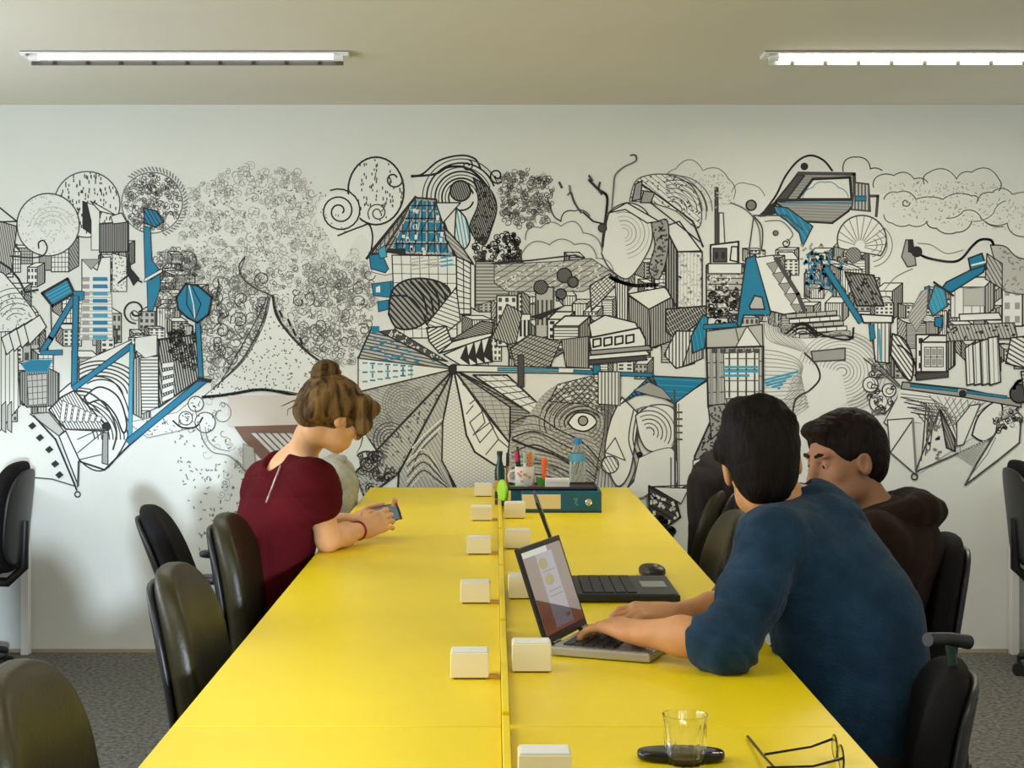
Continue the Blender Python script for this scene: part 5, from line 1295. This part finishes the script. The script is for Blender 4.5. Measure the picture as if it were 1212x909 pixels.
def sdf_obj(name, fld, m, parent, disp=None):
    V, Qd = fld.mesh()
    if disp is not None:
        a = V[Qd[:, 1]] - V[Qd[:, 3]]; b = V[Qd[:, 2]] - V[Qd[:, 0]]; N = -np.cross(a, b)
        nv = np.zeros_like(V)
        for c in range(4):
            for i in range(3): nv[:, i] += np.bincount(Qd[:, c], N[:, i], minlength=len(V))
        nv /= np.linalg.norm(nv, axis=1)[:, None] + 1e-12
        V = V + nv * disp(V)[:, None]
    me = bpy.data.meshes.new(name)
    me.vertices.add(len(V)); me.vertices.foreach_set('co', V.astype(np.float32).ravel())
    me.loops.add(len(Qd) * 4); me.loops.foreach_set('vertex_index', Qd.astype(np.int32).ravel())
    me.polygons.add(len(Qd)); me.polygons.foreach_set('loop_start', np.arange(0, len(Qd) * 4, 4, dtype=np.int32)); me.polygons.foreach_set('loop_total', np.full(len(Qd), 4, np.int32))
    me.update(); me.validate(); me.materials.append(m); me.shade_smooth()
    o = bpy.data.objects.new(name, me)
    link(o); o.parent = parent
    if parent is not None: o.matrix_parent_inverse = Matrix.Translation(-Vector(parent.location)) if parent.location.length > 0 else Matrix.Identity(4)
    return o
def V3(*a): return np.array(a, float)
def unit(v): v = np.array(v, float); return v / np.linalg.norm(v)
def head_frame(face, up=(0, 0, 1)):
    """rows: left, forward, up of the head"""
    f = unit(face); u = np.array(up, float); u = unit(u - f * (u @ f)); l = np.cross(u, f); return np.array([l, f, u])
def add_head(F_, c, A, sc=1.0, female=False):
    def p(l, f, u): return np.array(c) + sc * (A[0] * l + A[1] * f + A[2] * u)
    E = lambda l, f, u, R, k=.012, op='add': F_.ell(p(l, f, u), [r * sc for r in R], A, k, op)
    E(0, -.012, .030, (.074, .094, .086), .01)
    E(0, .025, -.030, (.060 if not female else .056, .066, .078), .03)
    E(0, .062, -.088, (.026 if not female else .021, .022, .019), .025)
    for s_ in (-1, 1):
        E(s_ * .040, .040, -.065, (.022, .040, .025), .03)          # jaw corner
        E(s_ * .043, .062, -.018, (.020, .018, .020), .02)          # cheek bone
        E(s_ * .032, .083, .010, (.015, .011, .009), .012, 'sub')   # eye socket
        E(s_ * .031, .074, .008, (.0135, .0125, .0115), .003)       # eyeball under lid
        E(s_ * .030, .080, .030, (.022, .010, .006), .014)          # brow
        E(s_ * .076, -.004, -.006, (.010, .019, .031), .006)        # ear
        E(s_ * .083, .002, -.004, (.006, .010, .018), .003, 'sub')
    F_.cone(p(0, .086, .018), p(0, .107, -.026), .009 * sc, .0125 * sc, .012)
    for s_ in (-1, 1): E(s_ * .011, .096, -.030, (.008, .010, .007), .006)
    E(0, .084, -.055, (.022, .012, .0065), .006); E(0, .083, -.066, (.019, .012, .0070), .006)
    E(0, .100, -.0605, (.024, .010, .0016), .002, 'sub')
def eyes(parent, c, A, sc, lidm):
    def p(l, f, u): return np.array(c) + sc * (A[0] * l + A[1] * f + A[2] * u)
    for s_ in (-1, 1):
        bm = NB(); bmesh.ops.create_icosphere(bm, subdivisions=3, radius=.0118 * sc, matrix=Matrix.Translation(Vector(p(s_ * .031, .0741, .0070))))
        ob = build('eye', bm, M['eye'], parent)
        bm = NB(); bmesh.ops.create_icosphere(bm, subdivisions=2, radius=.0062 * sc, matrix=Matrix.Translation(Vector(p(s_ * .031, .0812, .0050))))
        build('iris', bm, M['iris'], ob)
        bm = NB(); add_tube(bm, [Vector(p(s_ * .014, .0905, .030)), Vector(p(s_ * .030, .0905, .035)), Vector(p(s_ * .048, .079, .030))], [.0042 * sc, .0048 * sc, .0020 * sc], 8)
        build('eyebrow', bm, lidm, parent)
def hand(F_, wrist, d, n, thumb_side, curl=0.5, L=0.18, spread=0.12, k=.005, tcurl=0.4, wr=.026):
    """d = towards the fingers, n = back-of-hand normal, thumb_side = +1/-1 along cross(d,n)"""
    d = unit(d); n = unit(np.array(n) - d * (np.array(n) @ d)); sd = np.cross(d, n) * thumb_side
    w = np.array(wrist, float); s = L / .18
    palm = .092 * s
    F_.cone(w - d * .01, w + d * .03 * s, wr, .030 * s, .02, (n, .62))
    for i in range(4):
        off = (1.5 - i) * .0205 * s           # i = 0 next to the thumb
        base = w + d * .018 * s + sd * off * .75; kn = w + d * (palm - abs(i - 1) * .004 * s) + sd * off
        F_.cone(base, kn, .0145 * s, .0115 * s, .016)
        ls = [(.046, .028, .022), (.050, .032, .023), (.046, .030, .022), (.036, .022, .019)][i]
        a = 0.0; pcur = kn; dd = unit(d + sd * (1.5 - i) * spread * .5); r = [.0100, .0100, .0095, .0085][i] * s
        for j, l in enumerate(ls):
            a += curl * (0.55 if j == 0 else 0.8)
            di = dd * math.cos(a) - n * math.sin(a)
            q = pcur + di * l * s
            F_.cone(pcur, q, r * (1 - .07 * j), r * (1 - .07 * (j + 1)), .004 if j else .006); pcur = q
    tb = w + d * .022 * s + sd * .024 * s - n * .006
    t1 = tb + unit(d * .75 + sd * .75 - n * .35) * .042 * s
    t2 = t1 + unit(d * (1 - tcurl * .2) + sd * (.35 - tcurl * .5) - n * .35 * tcurl) * .034 * s
    t3 = t2 + unit(d * 1 + sd * (.15 - tcurl * .6) - n * .4 * tcurl) * .027 * s
    F_.cone(tb, t1, .0165 * s, .0125 * s, .014); F_.cone(t1, t2, .0115 * s, .0105 * s, .004); F_.cone(t2, t3, .0105 * s, .0085 * s, .004)
def folds(amp, sc, seed=0, dirn=(0, 0, 1)):
    r = np.random.RandomState(seed); dirs = [unit(r.normal(size=3)) for _ in range(5)]; ph = r.uniform(0, 6.28, 5); dn = np.array(dirn, float)
    def f(V):
        w = 0
        q = V * sc
        warp = np.stack([np.sin(q @ dirs[i] * .7 + ph[i]) for i in range(3)], 1) * .9
        q2 = q + warp
        for i in range(5):
            w = w + (1 - np.abs(np.sin(q2 @ dirs[i] * (1 + .35 * i) + ph[i]))) ** 2 / (1 + .35 * i)
        return amp * (w - 1.2)
    return f
def limb(F_, pts, rs, k=.02, flat=None):
    for i in range(len(pts) - 1): F_.cone(pts[i], pts[i + 1], rs[i], rs[i + 1], k, flat)

class Person: pass
def lower_body(F_, pelvis, kneeL, kneeR, footL, footR, toe, infl=0.0, feet=True):
    for kn, ft, sg in ((kneeL, footL, 1), (kneeR, footR, -1)):
        hip = pelvis + np.array([0, -sg * .09, -.02])
        limb(F_, [hip, kn, ft], [.078 + infl, .055 + infl, .038 + infl], .03)
        if feet: F_.cone(ft + V3(0, 0, -.02), ft + np.array(toe) * .17 + V3(0, 0, -.055), .036, .026, .02)
# ---------------------------------------------------------------- man in the blue knit top (nearer, seen from behind)
def q3(px, py, s): return np.array(Q(px, py, s))
def man_blue():
    sk = q3(901, 549, 548)
    shL = q3(915, 641, 574); shR = q3(952, 612, 514); elL = q3(858, 762, 603); elR = q3(884, 716, 520)
    wrL = q3(757, 749, 580); wrR = q3(800, 728, 531)
    nb = np.array([.655, 3.42, 1.035]); pelvis = np.array([.755, 3.28, .545]); mid = np.array([.745, 3.31, .80])
    kneeL = V3(.42, 3.10, .53); kneeR = V3(.42, 3.45, .53); ftL = V3(.24, 3.08, .09); ftR = V3(.22, 3.50, .09)
    root = empty('person', (pelvis[0], pelvis[1], 0)); tag(root, 'man in blue knit top with pushed-up sleeves, back to the viewer, typing on laptop', 'person')
    A = head_frame((.10, 1.0, -.22), (-.16, .15, 1))
    res = .0032
    B = Field((.02, 2.88, .0), (1.10, 3.78, 1.32), res)
    lower_body(B, pelvis, kneeR, kneeL, ftR, ftL, (-1, 0, 0))
    B.ell(pelvis, (.13, .17, .10), None, .05); limb(B, [pelvis + V3(0, 0, .03), mid, nb + V3(.03, 0, -.08)], [.125, .125, .115], .06)
    limb(B, [shL, nb + V3(.02, 0, -.05), shR], [.055, .06, .055], .05)
    limb(B, [nb + V3(0, 0, -.02), sk + A[2] * -.075 - A[1] * .022], [.056, .050], .03)
    add_head(B, sk, A, 1.0)
    limb(B, [shL, elL, (elL + wrL) / 2 + V3(0, 0, .004), wrL], [.052, .042, .038, .026], .02); limb(B, [shR, elR, (elR + wrR) / 2, wrR], [.052, .042, .037, .026], .02)
    dL = unit(q3(700, 742, 560) - wrL); hand(B, wrL, dL + V3(0, 0, .12), V3(.05, -.15, 1), 1, .62, .180, .40)
    dR = unit(V3(-1, -.25, -.02)); hand(B, wrR, dR + V3(0, 0, .12), V3(.1, -.3, 1), -1, .75, .185, .35)
    body = sdf_obj('body', B, M['skinB'], root)
    # hair
    H = Field(sk - .17, sk + .17, .003)
    def p(l, f, u): return sk + A[0] * l + A[1] * f + A[2] * u
    H.ell(p(0, -.016, .034), (.089, .108, .100), A, .01); H.ell(p(0, -.060, -.022), (.066, .052, .078), A, .03)
    for k in range(26):
        r_ = random.Random(k); a = r_.uniform(0, 6.28); e = r_.uniform(-.2, 1.3)
        H.ell(p(.078 * math.cos(a) * math.cos(e), -.02 + .095 * math.sin(a) * math.cos(e), .04 + .090 * math.sin(e)), (.022, .022, .018), A, .02)
    H.half(p(0, .062, .02), A[1] * 1.0 - A[2] * .55, .012); H.half(p(0, -.05, -.093), -A[2] * 1.0 + A[1] * .25, .015)
    for s_ in (-1, 1): H.ell(p(s_ * .098, -.012, -.030), (.036, .058, .048), A, .012, 'sub')
    sdf_obj('hair', H, M['hair_black'], root, folds(.002, 60, 3))
    # knit top
    S_ = Field((.36, 2.90, .42), (1.14, 3.80, 1.14), .004)
    limb(S_, [pelvis + V3(.0, 0, -.02), pelvis + V3(.01, 0, .10), mid + V3(.01, 0, 0), nb + V3(.045, -.005, -.085)], [.150, .142, .132, .122], .07)
    S_.cone(pelvis + V3(0, -.07, 0), shL + V3(.06, .05, -.06), .098, .086, .07); S_.cone(pelvis + V3(0, .07, 0), shR + V3(.05, -.04, -.05), .098, .084, .07)
    limb(S_, [shL, nb + V3(.03, 0, -.055), shR], [.066, .078, .066], .06)
    S_.cone(nb + V3(.03, 0, -.05), nb + V3(-.012, .005, .004), .082, .064, .03)
    cuffL = elL + (wrL - elL) * .20; cuffR = elR + (wrR - elR) * .26
    limb(S_, [shL, (shL + elL) / 2 + V3(.004, 0, -.005), elL + V3(.004, 0, 0), cuffL], [.068, .059, .0535, .050], .03); limb(S_, [shR, elR, cuffR], [.066, .054, .050], .03)
    for i in range(5):     # gathered sleeve
        t = i / 4; c_ = elL * (1 - t) + cuffL * t; S_.cone(c_ - V3(.0, .004, 0), c_ + V3(.002, .004, .0), .054 - .0015 * i, .054 - .0015 * i, .012)
    # open neck and table plane kept free
    S_.cone(nb + V3(-.015, .005, .03), nb + V3(-.06, .02, .10), .060, .065, .012, None, 'sub')
    dL2 = unit(wrL - elL); S_.cone(cuffL + dL2 * .052, wrL, .050, .05, .006, None, 'sub')
    fa = folds(.0048, 15, 7); fb = folds(.0022, 34, 5)
    def dsp(V):
        near = np.exp(-((V - np.array((elL + shL) / 2)) ** 2).sum(1) / .022)
        ax = unit(elL - shL); t = (V - np.array(shL)) @ ax; w2 = np.sin(t * 120 + 3.2 * np.sin(V[:, 2] * 31 + V[:, 0] * 22) + 1.7 * np.sin(V[:, 1] * 45))
        n2 = np.exp(-((V - np.array(elL)) ** 2).sum(1) / .012)
        return fa(V) + fb(V) * (.35 + 1.3 * near) + .0038 * w2 * n2
    sdf_obj('knit_top', S_, M['blue_knit'], root, dsp)
    T_ = Field((.10, 2.90, .0), (1.10, 3.72, .68), .008)
    lower_body(T_, pelvis, kneeR, kneeL, ftR, ftL, (-1, 0, 0), .016, False); T_.ell(pelvis - V3(0, 0, .02), (.15, .185, .11), None, .05)
    sdf_obj('trousers', T_, M['jeans'], root)
    for ft in (ftL, ftR):
        Sh = Field(ft - V3(.24, .07, .11), ft + V3(.08, .07, .07), .006); Sh.cone(ft + V3(.005, 0, -.035), ft + V3(-.16, 0, -.052), .048, .036, .03); sdf_obj('shoe', Sh, M['shoe'], root)
    eyes(root, sk, A, 1.0, M['hair_black'])
    return root
# ---------------------------------------------------------------- man in the brown hoodie (farther)
def man_brown():
    sk = q3(1000, 545, 470)
    shL = q3(1035, 645, 486); shR = q3(1052, 632, 446); elL = V3(.86, 3.76, .81); elR = V3(.86, 4.20, .81); wrL = V3(.735, 3.90, .792); wrR = V3(.735, 4.07, .792)
    nb = V3(.975, 3.96, .955); pelvis = V3(.92, 3.98, .545); mid = V3(.945, 3.97, .76)
    kneeL = V3(.50, 3.86, .53); kneeR = V3(.50, 4.10, .53); ftL = V3(.50, 3.86, .09); ftR = V3(.46, 4.12, .09)
    root = empty('person', (pelvis[0], pelvis[1], 0)); tag(root, 'dark-haired man in dark brown hoodie with head bowed left, sitting behind the blue-topped man', 'person')
    A = head_frame((-1.0, -.42, -.22), (-.14, .0, 1))
    B = Field((.34, 3.68, .0), (1.22, 4.34, 1.27), .0038)
    lower_body(B, pelvis, kneeR, kneeL, ftR, ftL, (-1, 0, 0)); B.ell(pelvis, (.13, .16, .10), None, .05)
    limb(B, [pelvis + V3(0, 0, .03), mid, nb + V3(.02, 0, -.08)], [.12, .115, .105], .06); limb(B, [shL, nb + V3(.01, 0, -.05), shR], [.05, .055, .05], .05)
    limb(B, [nb + V3(0, 0, -.02), sk + A[2] * -.07 - A[1] * .022], [.056, .052], .03); add_head(B, sk, A, 1.02)
    limb(B, [shL, elL, wrL], [.048, .040, .026], .02); limb(B, [shR, elR, wrR], [.048, .040, .026], .02)
    hand(B, wrL, V3(-1, .25, -.05), V3(0, -.1, 1), 1, .35); hand(B, wrR, V3(-1, -.25, -.05), V3(0, .1, 1), -1, .35)
    sdf_obj('body', B, M['skinC'], root)
    def p(l, f, u): return sk + A[0] * l + A[1] * f + A[2] * u
    H = Field(sk - .17, sk + .17, .0035)
    H.ell(p(0, -.016, .036), (.084, .105, .094), A, .01); H.ell(p(0, -.060, -.012), (.070, .048, .070), A, .03); H.ell(p(0, .062, .092), (.055, .034, .022), A, .03)
    H.half(p(0, .072, .055), A[1] * 1.0 - A[2] * .62, .012); H.half(p(0, -.05, -.082), -A[2] * 1.0 + A[1] * .25, .015)
    for s_ in (-1, 1): H.ell(p(s_ * .090, .014, -.022), (.03, .032, .040), A, .01, 'sub')
    sdf_obj('hair', H, M['hair_dark'], root, folds(.0018, 60, 9)); eyes(root, sk, A, 1.02, M['hair_dark'])
    S_ = Field((.60, 3.66, .42), (1.26, 4.36, 1.10), .0045)
    limb(S_, [pelvis + V3(0, 0, -.02), mid, nb + V3(.035, 0, -.095)], [.135, .125, .122], .07)
    S_.cone(pelvis + V3(0, -.06, 0), shL + V3(.03, .04, -.05), .10, .088, .07); S_.cone(pelvis + V3(0, .06, 0), shR + V3(.02, -.04, -.05), .10, .088, .07)
    limb(S_, [shL, nb + V3(.02, 0, -.055), shR], [.068, .078, .068], .06); limb(S_, [shL, elL, elL + (wrL - elL) * .8], [.066, .056, .042], .035); limb(S_, [shR, elR, elR + (wrR - elR) * .8], [.066, .056, .042], .035)
    S_.cone(wrL + V3(.03, 0, 0), wrL + V3(-.05, 0, 0), .03, .04, .004, None, 'sub')
    sdf_obj('hoodie', S_, M['brown_knit'], root, folds(.0050, 17, 2))
    # hood lying on the back: thick collar roll, raised peak behind
    Hd = Field((.84, 3.74, .84), (1.22, 4.16, 1.12), .0045)
    ring = []
    for k in range(13):
        a = 2 * PI * k / 12; ring.append(np.array([nb[0] + .018 + .078 * math.cos(a), nb[1] + .095 * math.sin(a), nb[2] - .002 + .024 * math.cos(a)]))
    for a_, b_ in zip(ring, ring[1:]): Hd.cone(a_, b_, .036, .036, .02)
    Hd.cone(nb + V3(.10, -.05, .01), nb + V3(.142, .0, .006), .036, .020, .03); Hd.cone(nb + V3(.10, .05, .01), nb + V3(.142, .0, .006), .042, .022, .03); Hd.cone(nb + V3(.09, 0, -.02), nb + V3(.10, 0, -.12), .046, .036, .04)
    Hd.cone(nb + V3(-.02, 0, .0), nb + V3(-.06, -.01, .08), .062, .075, .01, None, 'sub')
    sdf_obj('hood', Hd, M['brown_knit'], root, folds(.003, 24, 4))
    bm = NB(); add_tube(bm, [Vector((nb[0] - .04 + .02 * t, nb[1] - .118 + .02 * t * t, nb[2] - .035 - .03 * t)) for t in (0, .5, 1, 1.5, 2)], .006, 8); build('drawstring', bm, M['brown_rib'], root)
    T_ = Field((.34, 3.70, .0), (1.20, 4.30, .68), .008); lower_body(T_, pelvis, kneeR, kneeL, ftR, ftL, (-1, 0, 0), .016, False); T_.ell(pelvis - V3(0, 0, .02), (.145, .18, .11), None, .05)
    sdf_obj('trousers', T_, M['jeans'], root)
    for ft in (ftL, ftR):
        Sh = Field(ft - V3(.24, .07, .11), ft + V3(.08, .07, .07), .006); Sh.cone(ft + V3(.005, 0, -.035), ft + V3(-.16, 0, -.052), .048, .036, .03); sdf_obj('shoe', Sh, M['shoe'], root)
# ---------------------------------------------------------------- woman in the maroon blouse
def woman():
    sk = q3(396, 491, 391)
    shR = q3(372, 570, 392); shL = q3(320, 568, 371); elR = q3(388, 638, 387); wrR = q3(428, 627, 372); elL = V3(-.56, 5.12, .795); wrL = q3(418, 616, 360)
    nb = V3(-.612, 4.86, 1.035); pelvis = V3(-.715, 4.86, .545); mid = V3(-.672, 4.87, .80)
    kneeR = V3(-.36, 4.78, .54); kneeL = V3(-.36, 5.00, .54); ftR = V3(-.28, 4.80, .09); ftL = V3(-.27, 5.02, .09)
    root = empty('person', (pelvis[0], pelvis[1], 0)); tag(root, 'woman with blond hair bun in maroon short-sleeved blouse looking down at a phone', 'person')
    A = head_frame((.80, .42, -.50), (.40, .10, 1))
    B = Field((-.93, 4.62, 0), (-.02, 5.26, 1.34), .0036)
    lower_body(B, pelvis, kneeL, kneeR, ftL, ftR, (1, 0, 0)); B.ell(pelvis, (.14, .17, .11), None, .05)
    limb(B, [pelvis + V3(0, 0, .03), mid, nb + V3(-.02, 0, -.09)], [.11, .095, .090], .06); limb(B, [shR, nb + V3(-.01, 0, -.035), shL], [.042, .046, .042], .05)
    limb(B, [nb + V3(-.01, 0, -.03), (nb + sk) / 2 + V3(-.015, 0, .0), sk + A[2] * -.065 - A[1] * .030], [.052, .044, .047], .03); add_head(B, sk, A, .93, True)
    limb(B, [shR, (shR + elR) / 2, elR, (elR + wrR) / 2, wrR], [.044, .041, .037, .036, .023], .018); limb(B, [shL, elL, wrL], [.043, .036, .023], .018)
    hp = q3(452, 610, 364)
    hand(B, wrR, V3(.75, .55, .28), V3(.30, -.75, .35), -1, .62, .160, wr=.022, tcurl=.8); hand(B, wrL, V3(.9, -.15, .1), V3(-.25, .35, -.9), 1, .55, .160, wr=.022)
    sdf_obj('body', B, M['skinA'], root)
    def p(l, f, u): return sk + .93 * (A[0] * l + A[1] * f + A[2] * u)
    H = Field(sk - .20, sk + .20, .0032)
    H.ell(p(0, -.022, .030), (.086, .106, .086), A, .01); H.ell(p(0, -.080, -.020), (.076, .048, .056), A, .03)
    for s_ in (-1, 1):
        H.cone(p(s_ * .068, .045, .075), p(s_ * .074, .082, .012), .026, .022, .02); H.cone(p(s_ * .074, .082, .012), p(s_ * .066, .092, -.030), .020, .010, .02)
        H.ell(p(s_ * .088, .010, -.022), (.030, .026, .030), A, .008, 'sub')
    H.cone(p(-.05, .085, .070), p(.05, .085, .070), .026, .026, .02)
    H.half(p(0, .100, .02), A[1] * 1.0 - A[2] * .15, .012)
    H.ell(p(0, .095, -.035), (.045, .05, .070), A, .01, 'sub')
    hw = hair = sdf_obj('hair', H, M['hair_blond'], root, folds(.0042, 42, 6))
    bc = q3(385, 440, 391)
    Bn = Field(bc - .075, bc + .075, .0028); Bn.ell(bc + V3(0, 0, 0), (.041, .041, .038), None, .01)
    ax = unit(V3(-.25, .1, 1)); u_, v_ = (np.array(x) for x in frame_of(ax))
    for t in range(30):
        a0, a1 = 2 * PI * t / 30 * 2.2, 2 * PI * (t + 1) / 30 * 2.2; r0 = .030 + .004 * math.sin(t * 1.7)
        Bn.cone(bc + u_ * r0 * math.cos(a0) + v_ * r0 * math.sin(a0) + ax * (.012 * math.sin(t * .7)), bc + u_ * r0 * math.cos(a1) + v_ * r0 * math.sin(a1) + ax * (.012 * math.sin((t + 1) * .7)), .013, .013, .004)
    sdf_obj('hair_bun', Bn, M['hair_blond'], root, folds(.0016, 90, 8))
    for (a_, b_, c_) in (((-.03, -.14, -.03), (-.02, -.155, -.06), (-.03, -.150, -.08)), ((.04, -.13, -.02), (.05, -.15, -.05), (.045, -.16, -.06)), ((-.06, .10, -.02), (-.062, .108, -.05), (-.05, .112, -.075))):
        bm = NB(); add_tube(bm, [Vector(p(*a_)), Vector(p(*b_)), Vector(p(*c_))], [.0022, .0016, .0008], 6); build('hair_strand', bm, M['hair_blond'], hair)
    eyes(root, sk, A, .93, M['hair_blond'])
    S_ = Field((-.96, 4.60, .42), (-.42, 5.14, 1.09), .0038)
    limb(S_, [pelvis, mid + V3(-.005, 0, 0), nb + V3(-.035, 0, -.10)], [.130, .106, .100], .07)
    S_.cone(pelvis + V3(0, -.06, .02), shR + V3(-.04, .04, -.04), .095, .066, .06); S_.cone(pelvis + V3(0, .06, .02), shL + V3(-.02, -.04, -.04), .095, .066, .06)
    limb(S_, [shR, nb + V3(-.03, 0, -.045), shL], [.056, .060, .056], .05)
    capR = shR + (elR - shR) * .42; capL = shL + (elL - shL) * .40
    limb(S_, [shR, (shR + capR) / 2, capR], [.050, .051, .055], .06); limb(S_, [shL, capL], [.052, .054], .06)
    S_.cone(capR + unit(elR - shR) * .052, elR, .055, .06, .004, None, 'sub')
    S_.cone(nb + V3(-.035, -.005, .035), nb + V3(.05, .03, .06), .062, .085, .010, None, 'sub'); S_.ell(nb + V3(-.060, -.030, -.012), (.045, .060, .052), None, .01, 'sub')
    sdf_obj('blouse', S_, M['maroon'], root, folds(.0046, 17, 12))
    # zip down the back: follows the blouse surface
    from mathutils.bvhtree import BVHTree
    bl = bpy.data.objects['blouse']; bvh = BVHTree.FromPolygons([v.co.copy() for v in bl.data.vertices], [tuple(p_.vertices) for p_ in bl.data.polygons])
    pts = []
    for i in range(12):
        t = i / 11; tx, tz = 332 - t * 17, 551 + t * 44
        # cast from behind-left of her towards the spine
        tgt = Q(tx, tz, 386); og = Vector((0, 0, EYE)); d_ = (tgt - og).normalized()
        loc, nr, _i, _d = bvh.ray_cast(og, d_)
        if loc is not None: pts.append(loc - d_ * .0015)
    if len(pts) > 2:
        bm = NB(); add_tube(bm, pts, .0034, 6); z_ = build('back_zip', bm, M['zip'], root); print('ZIP', len(pts))
    # bracelet
    wd = unit(wrR - elR); bcn = wrR - wd * .022; u_, v_ = (np.array(x) for x in frame_of(wd))
    bm = NB(); add_tube(bm, [Vector(bcn + (u_ * math.cos(2 * PI * k / 24) + v_ * math.sin(2 * PI * k / 24)) * .0275) for k in range(24)], .0045, 8, closed=True); b_ = build('bracelet', bm, M['crimson'], root)
    T_ = Field((-.95, 4.60, .0), (-.10, 5.26, .68), .008); lower_body(T_, pelvis, kneeL, kneeR, ftL, ftR, (1, 0, 0), .014, False); T_.ell(pelvis - V3(0, 0, .02), (.155, .185, .12), None, .05)
    sdf_obj('trousers', T_, M['jeans'], root)
    for ft in (ftL, ftR):
        Sh = Field(ft - V3(.08, .07, .11), ft + V3(.24, .07, .07), .006); Sh.cone(ft + V3(-.005, 0, -.035), ft + V3(.16, 0, -.052), .046, .034, .03); sdf_obj('shoe', Sh, M['shoe'], root)
    # phone held in the hand
    c_ = q3(455, 609, 365)
    o = empty('smartphone', tuple(c_)); o.rotation_euler = (1.15, -.15, .55); tag(o, 'small dark phone with red trim held by the woman', 'phone')
    bm = NB(); add_super(bm, (.0045, .030, .058), .35, .5, 40, 10, rot=Matrix.Rotation(PI / 2, 3, 'Y')); build('phone_body', bm, M['bplastic'], o, angle=1.2)
    bm = NB(); add_box(bm, (0, 0, .0048), (.094, .052, .0008)); build('screen', bm, mat('dim_phone_screen', (.06, .09, .11), .15, emit=(.25, .35, .4), estr=.3), o, smooth=False)
    bm = NB(); add_box(bm, (.052, 0, -.001), (.010, .056, .006)); build('trim', bm, M['crimson'], o, smooth=False, bevel=.001)
man_blue(); man_brown(); woman()
# tilt posts and knobs at the side of the nearest chair on the men side
ch_ = [o for o in col.objects if o.get('label', '').startswith('black chair at the bottom right')][0]
def world_part(name, bm, m, root):
    bpy.context.view_layer.update()
    o = build(name, bm, m, root); o.matrix_parent_inverse = root.matrix_world.inverted(); return o
M['olive_metal'] = mat('dark_green_metal', (.012, .028, .016), .4)
bm = NB(); add_tube(bm, [Q(1124, 752, 628), Q(1128, 800, 628), Q(1131, 870, 628), Q(1140, 930, 628)], .010, 10); world_part('tilt_post', bm, M['olive_metal'], ch_)
bm = NB(); add_tube(bm, [Q(1098, 757, 640), Q(1122, 756, 632), Q(1146, 760, 625)], [.013, .012, .014], 12); world_part('push_handle', bm, M['bplastic'], ch_)
bm = NB(); add_tube(bm, [Q(1133, 832, 630), Q(1147, 833, 626)], .011, 12); add_tube(bm, [Q(1133, 846, 630), Q(1146, 847, 626)], .009, 12); world_part('knob', bm, M['steel'], ch_)
bm = NB(); add_tube(bm, [Q(1128, 860, 628), Q(1140, 885, 628), Q(1146, 960, 628)], .009, 10); world_part('side_strut', bm, M['bplastic'], ch_)
for r_ in [o for o in col.objects if o.type == 'EMPTY' and o.name.startswith('person')]:
    for ch in r_.children: ch.matrix_parent_inverse = Matrix.Translation(-Vector(r_.location))
# ---------------------------------------------------------------- jacket over the far chair, grey jacket beyond the woman
def jacket(name, label, c, w, h, m, seed, sc=1.0, rz=0.0):
    o = empty(name, tuple(c)); tag(o, label, 'jacket')
    Fl = Field(V3(-.17, -w / 2 - .12, -h - .1), V3(.17, w / 2 + .12, .12), .006)
    Fl.cone(V3(0, -w * .36, -.02), V3(0, w * .36, -.02), .062, .062, .03, (V3(1, 0, 0), .9)); Fl.cone(V3(0, -w * .28, .03), V3(0, w * .28, .03), .048, .040, .04)
    for y in np.linspace(-w * .40, w * .40, 5): Fl.cone(V3(-.030, y, -.02), V3(-.035, y * 1.08, -h), .056, .050, .05); Fl.cone(V3(.035, y, -.02), V3(.05, y * 1.05, -h * .7), .050, .040, .05)
    Fl.cone(V3(-.01, -w * .46, -.03), V3(-.03, -w * .56, -h * .85), .045, .034, .03); Fl.cone(V3(-.01, w * .46, -.03), V3(-.03, w * .56, -h * .85), .045, .034, .03)
    ob = sdf_obj('jacket_body', Fl, m, None, folds(.008, 18, seed)); ob.parent = o; ob.location = (0, 0, 0); ob.matrix_parent_inverse = Matrix.Identity(4)
    Cl = Field(V3(-.12, -.16, -.05), V3(.12, .16, .13), .005)
    for k in range(8):
        a0, a1 = PI * k / 8, PI * (k + 1) / 8; f_ = lambda a: V3(.03 - .07 * math.sin(a), .09 * math.cos(a), .045 + .02 * math.sin(a)); Cl.cone(f_(a0), f_(a1), .020, .020, .01)
    oc = sdf_obj('collar', Cl, m, None, folds(.003, 30, seed + 1)); oc.parent = o; oc.location = (0, 0, 0); oc.matrix_parent_inverse = Matrix.Identity(4)
    o.rotation_euler = (0, 0, rz)
    return o
M['jacket_black'] = mat('black_jacket_cloth', (0.014, 0.010, 0.009), .9, bump=.2, bscale=120)
M['jacket_grey'] = mat('grey_jacket_cloth', (0.36, 0.36, 0.31), .9, bump=.2, bscale=120, noise=.1, nscale=12)
jacket('draped_jacket', 'black jacket hanging over the chair left of the blue-topped man head', (.84, 5.90, .885), .30, .36, M['jacket_black'], 3, rz=-.3)
jacket('draped_jacket', 'pale grey jacket hanging over the chair just beyond the woman hands', (-.648, 6.20, .85), .30, .30, M['jacket_grey'], 5, rz=PI)
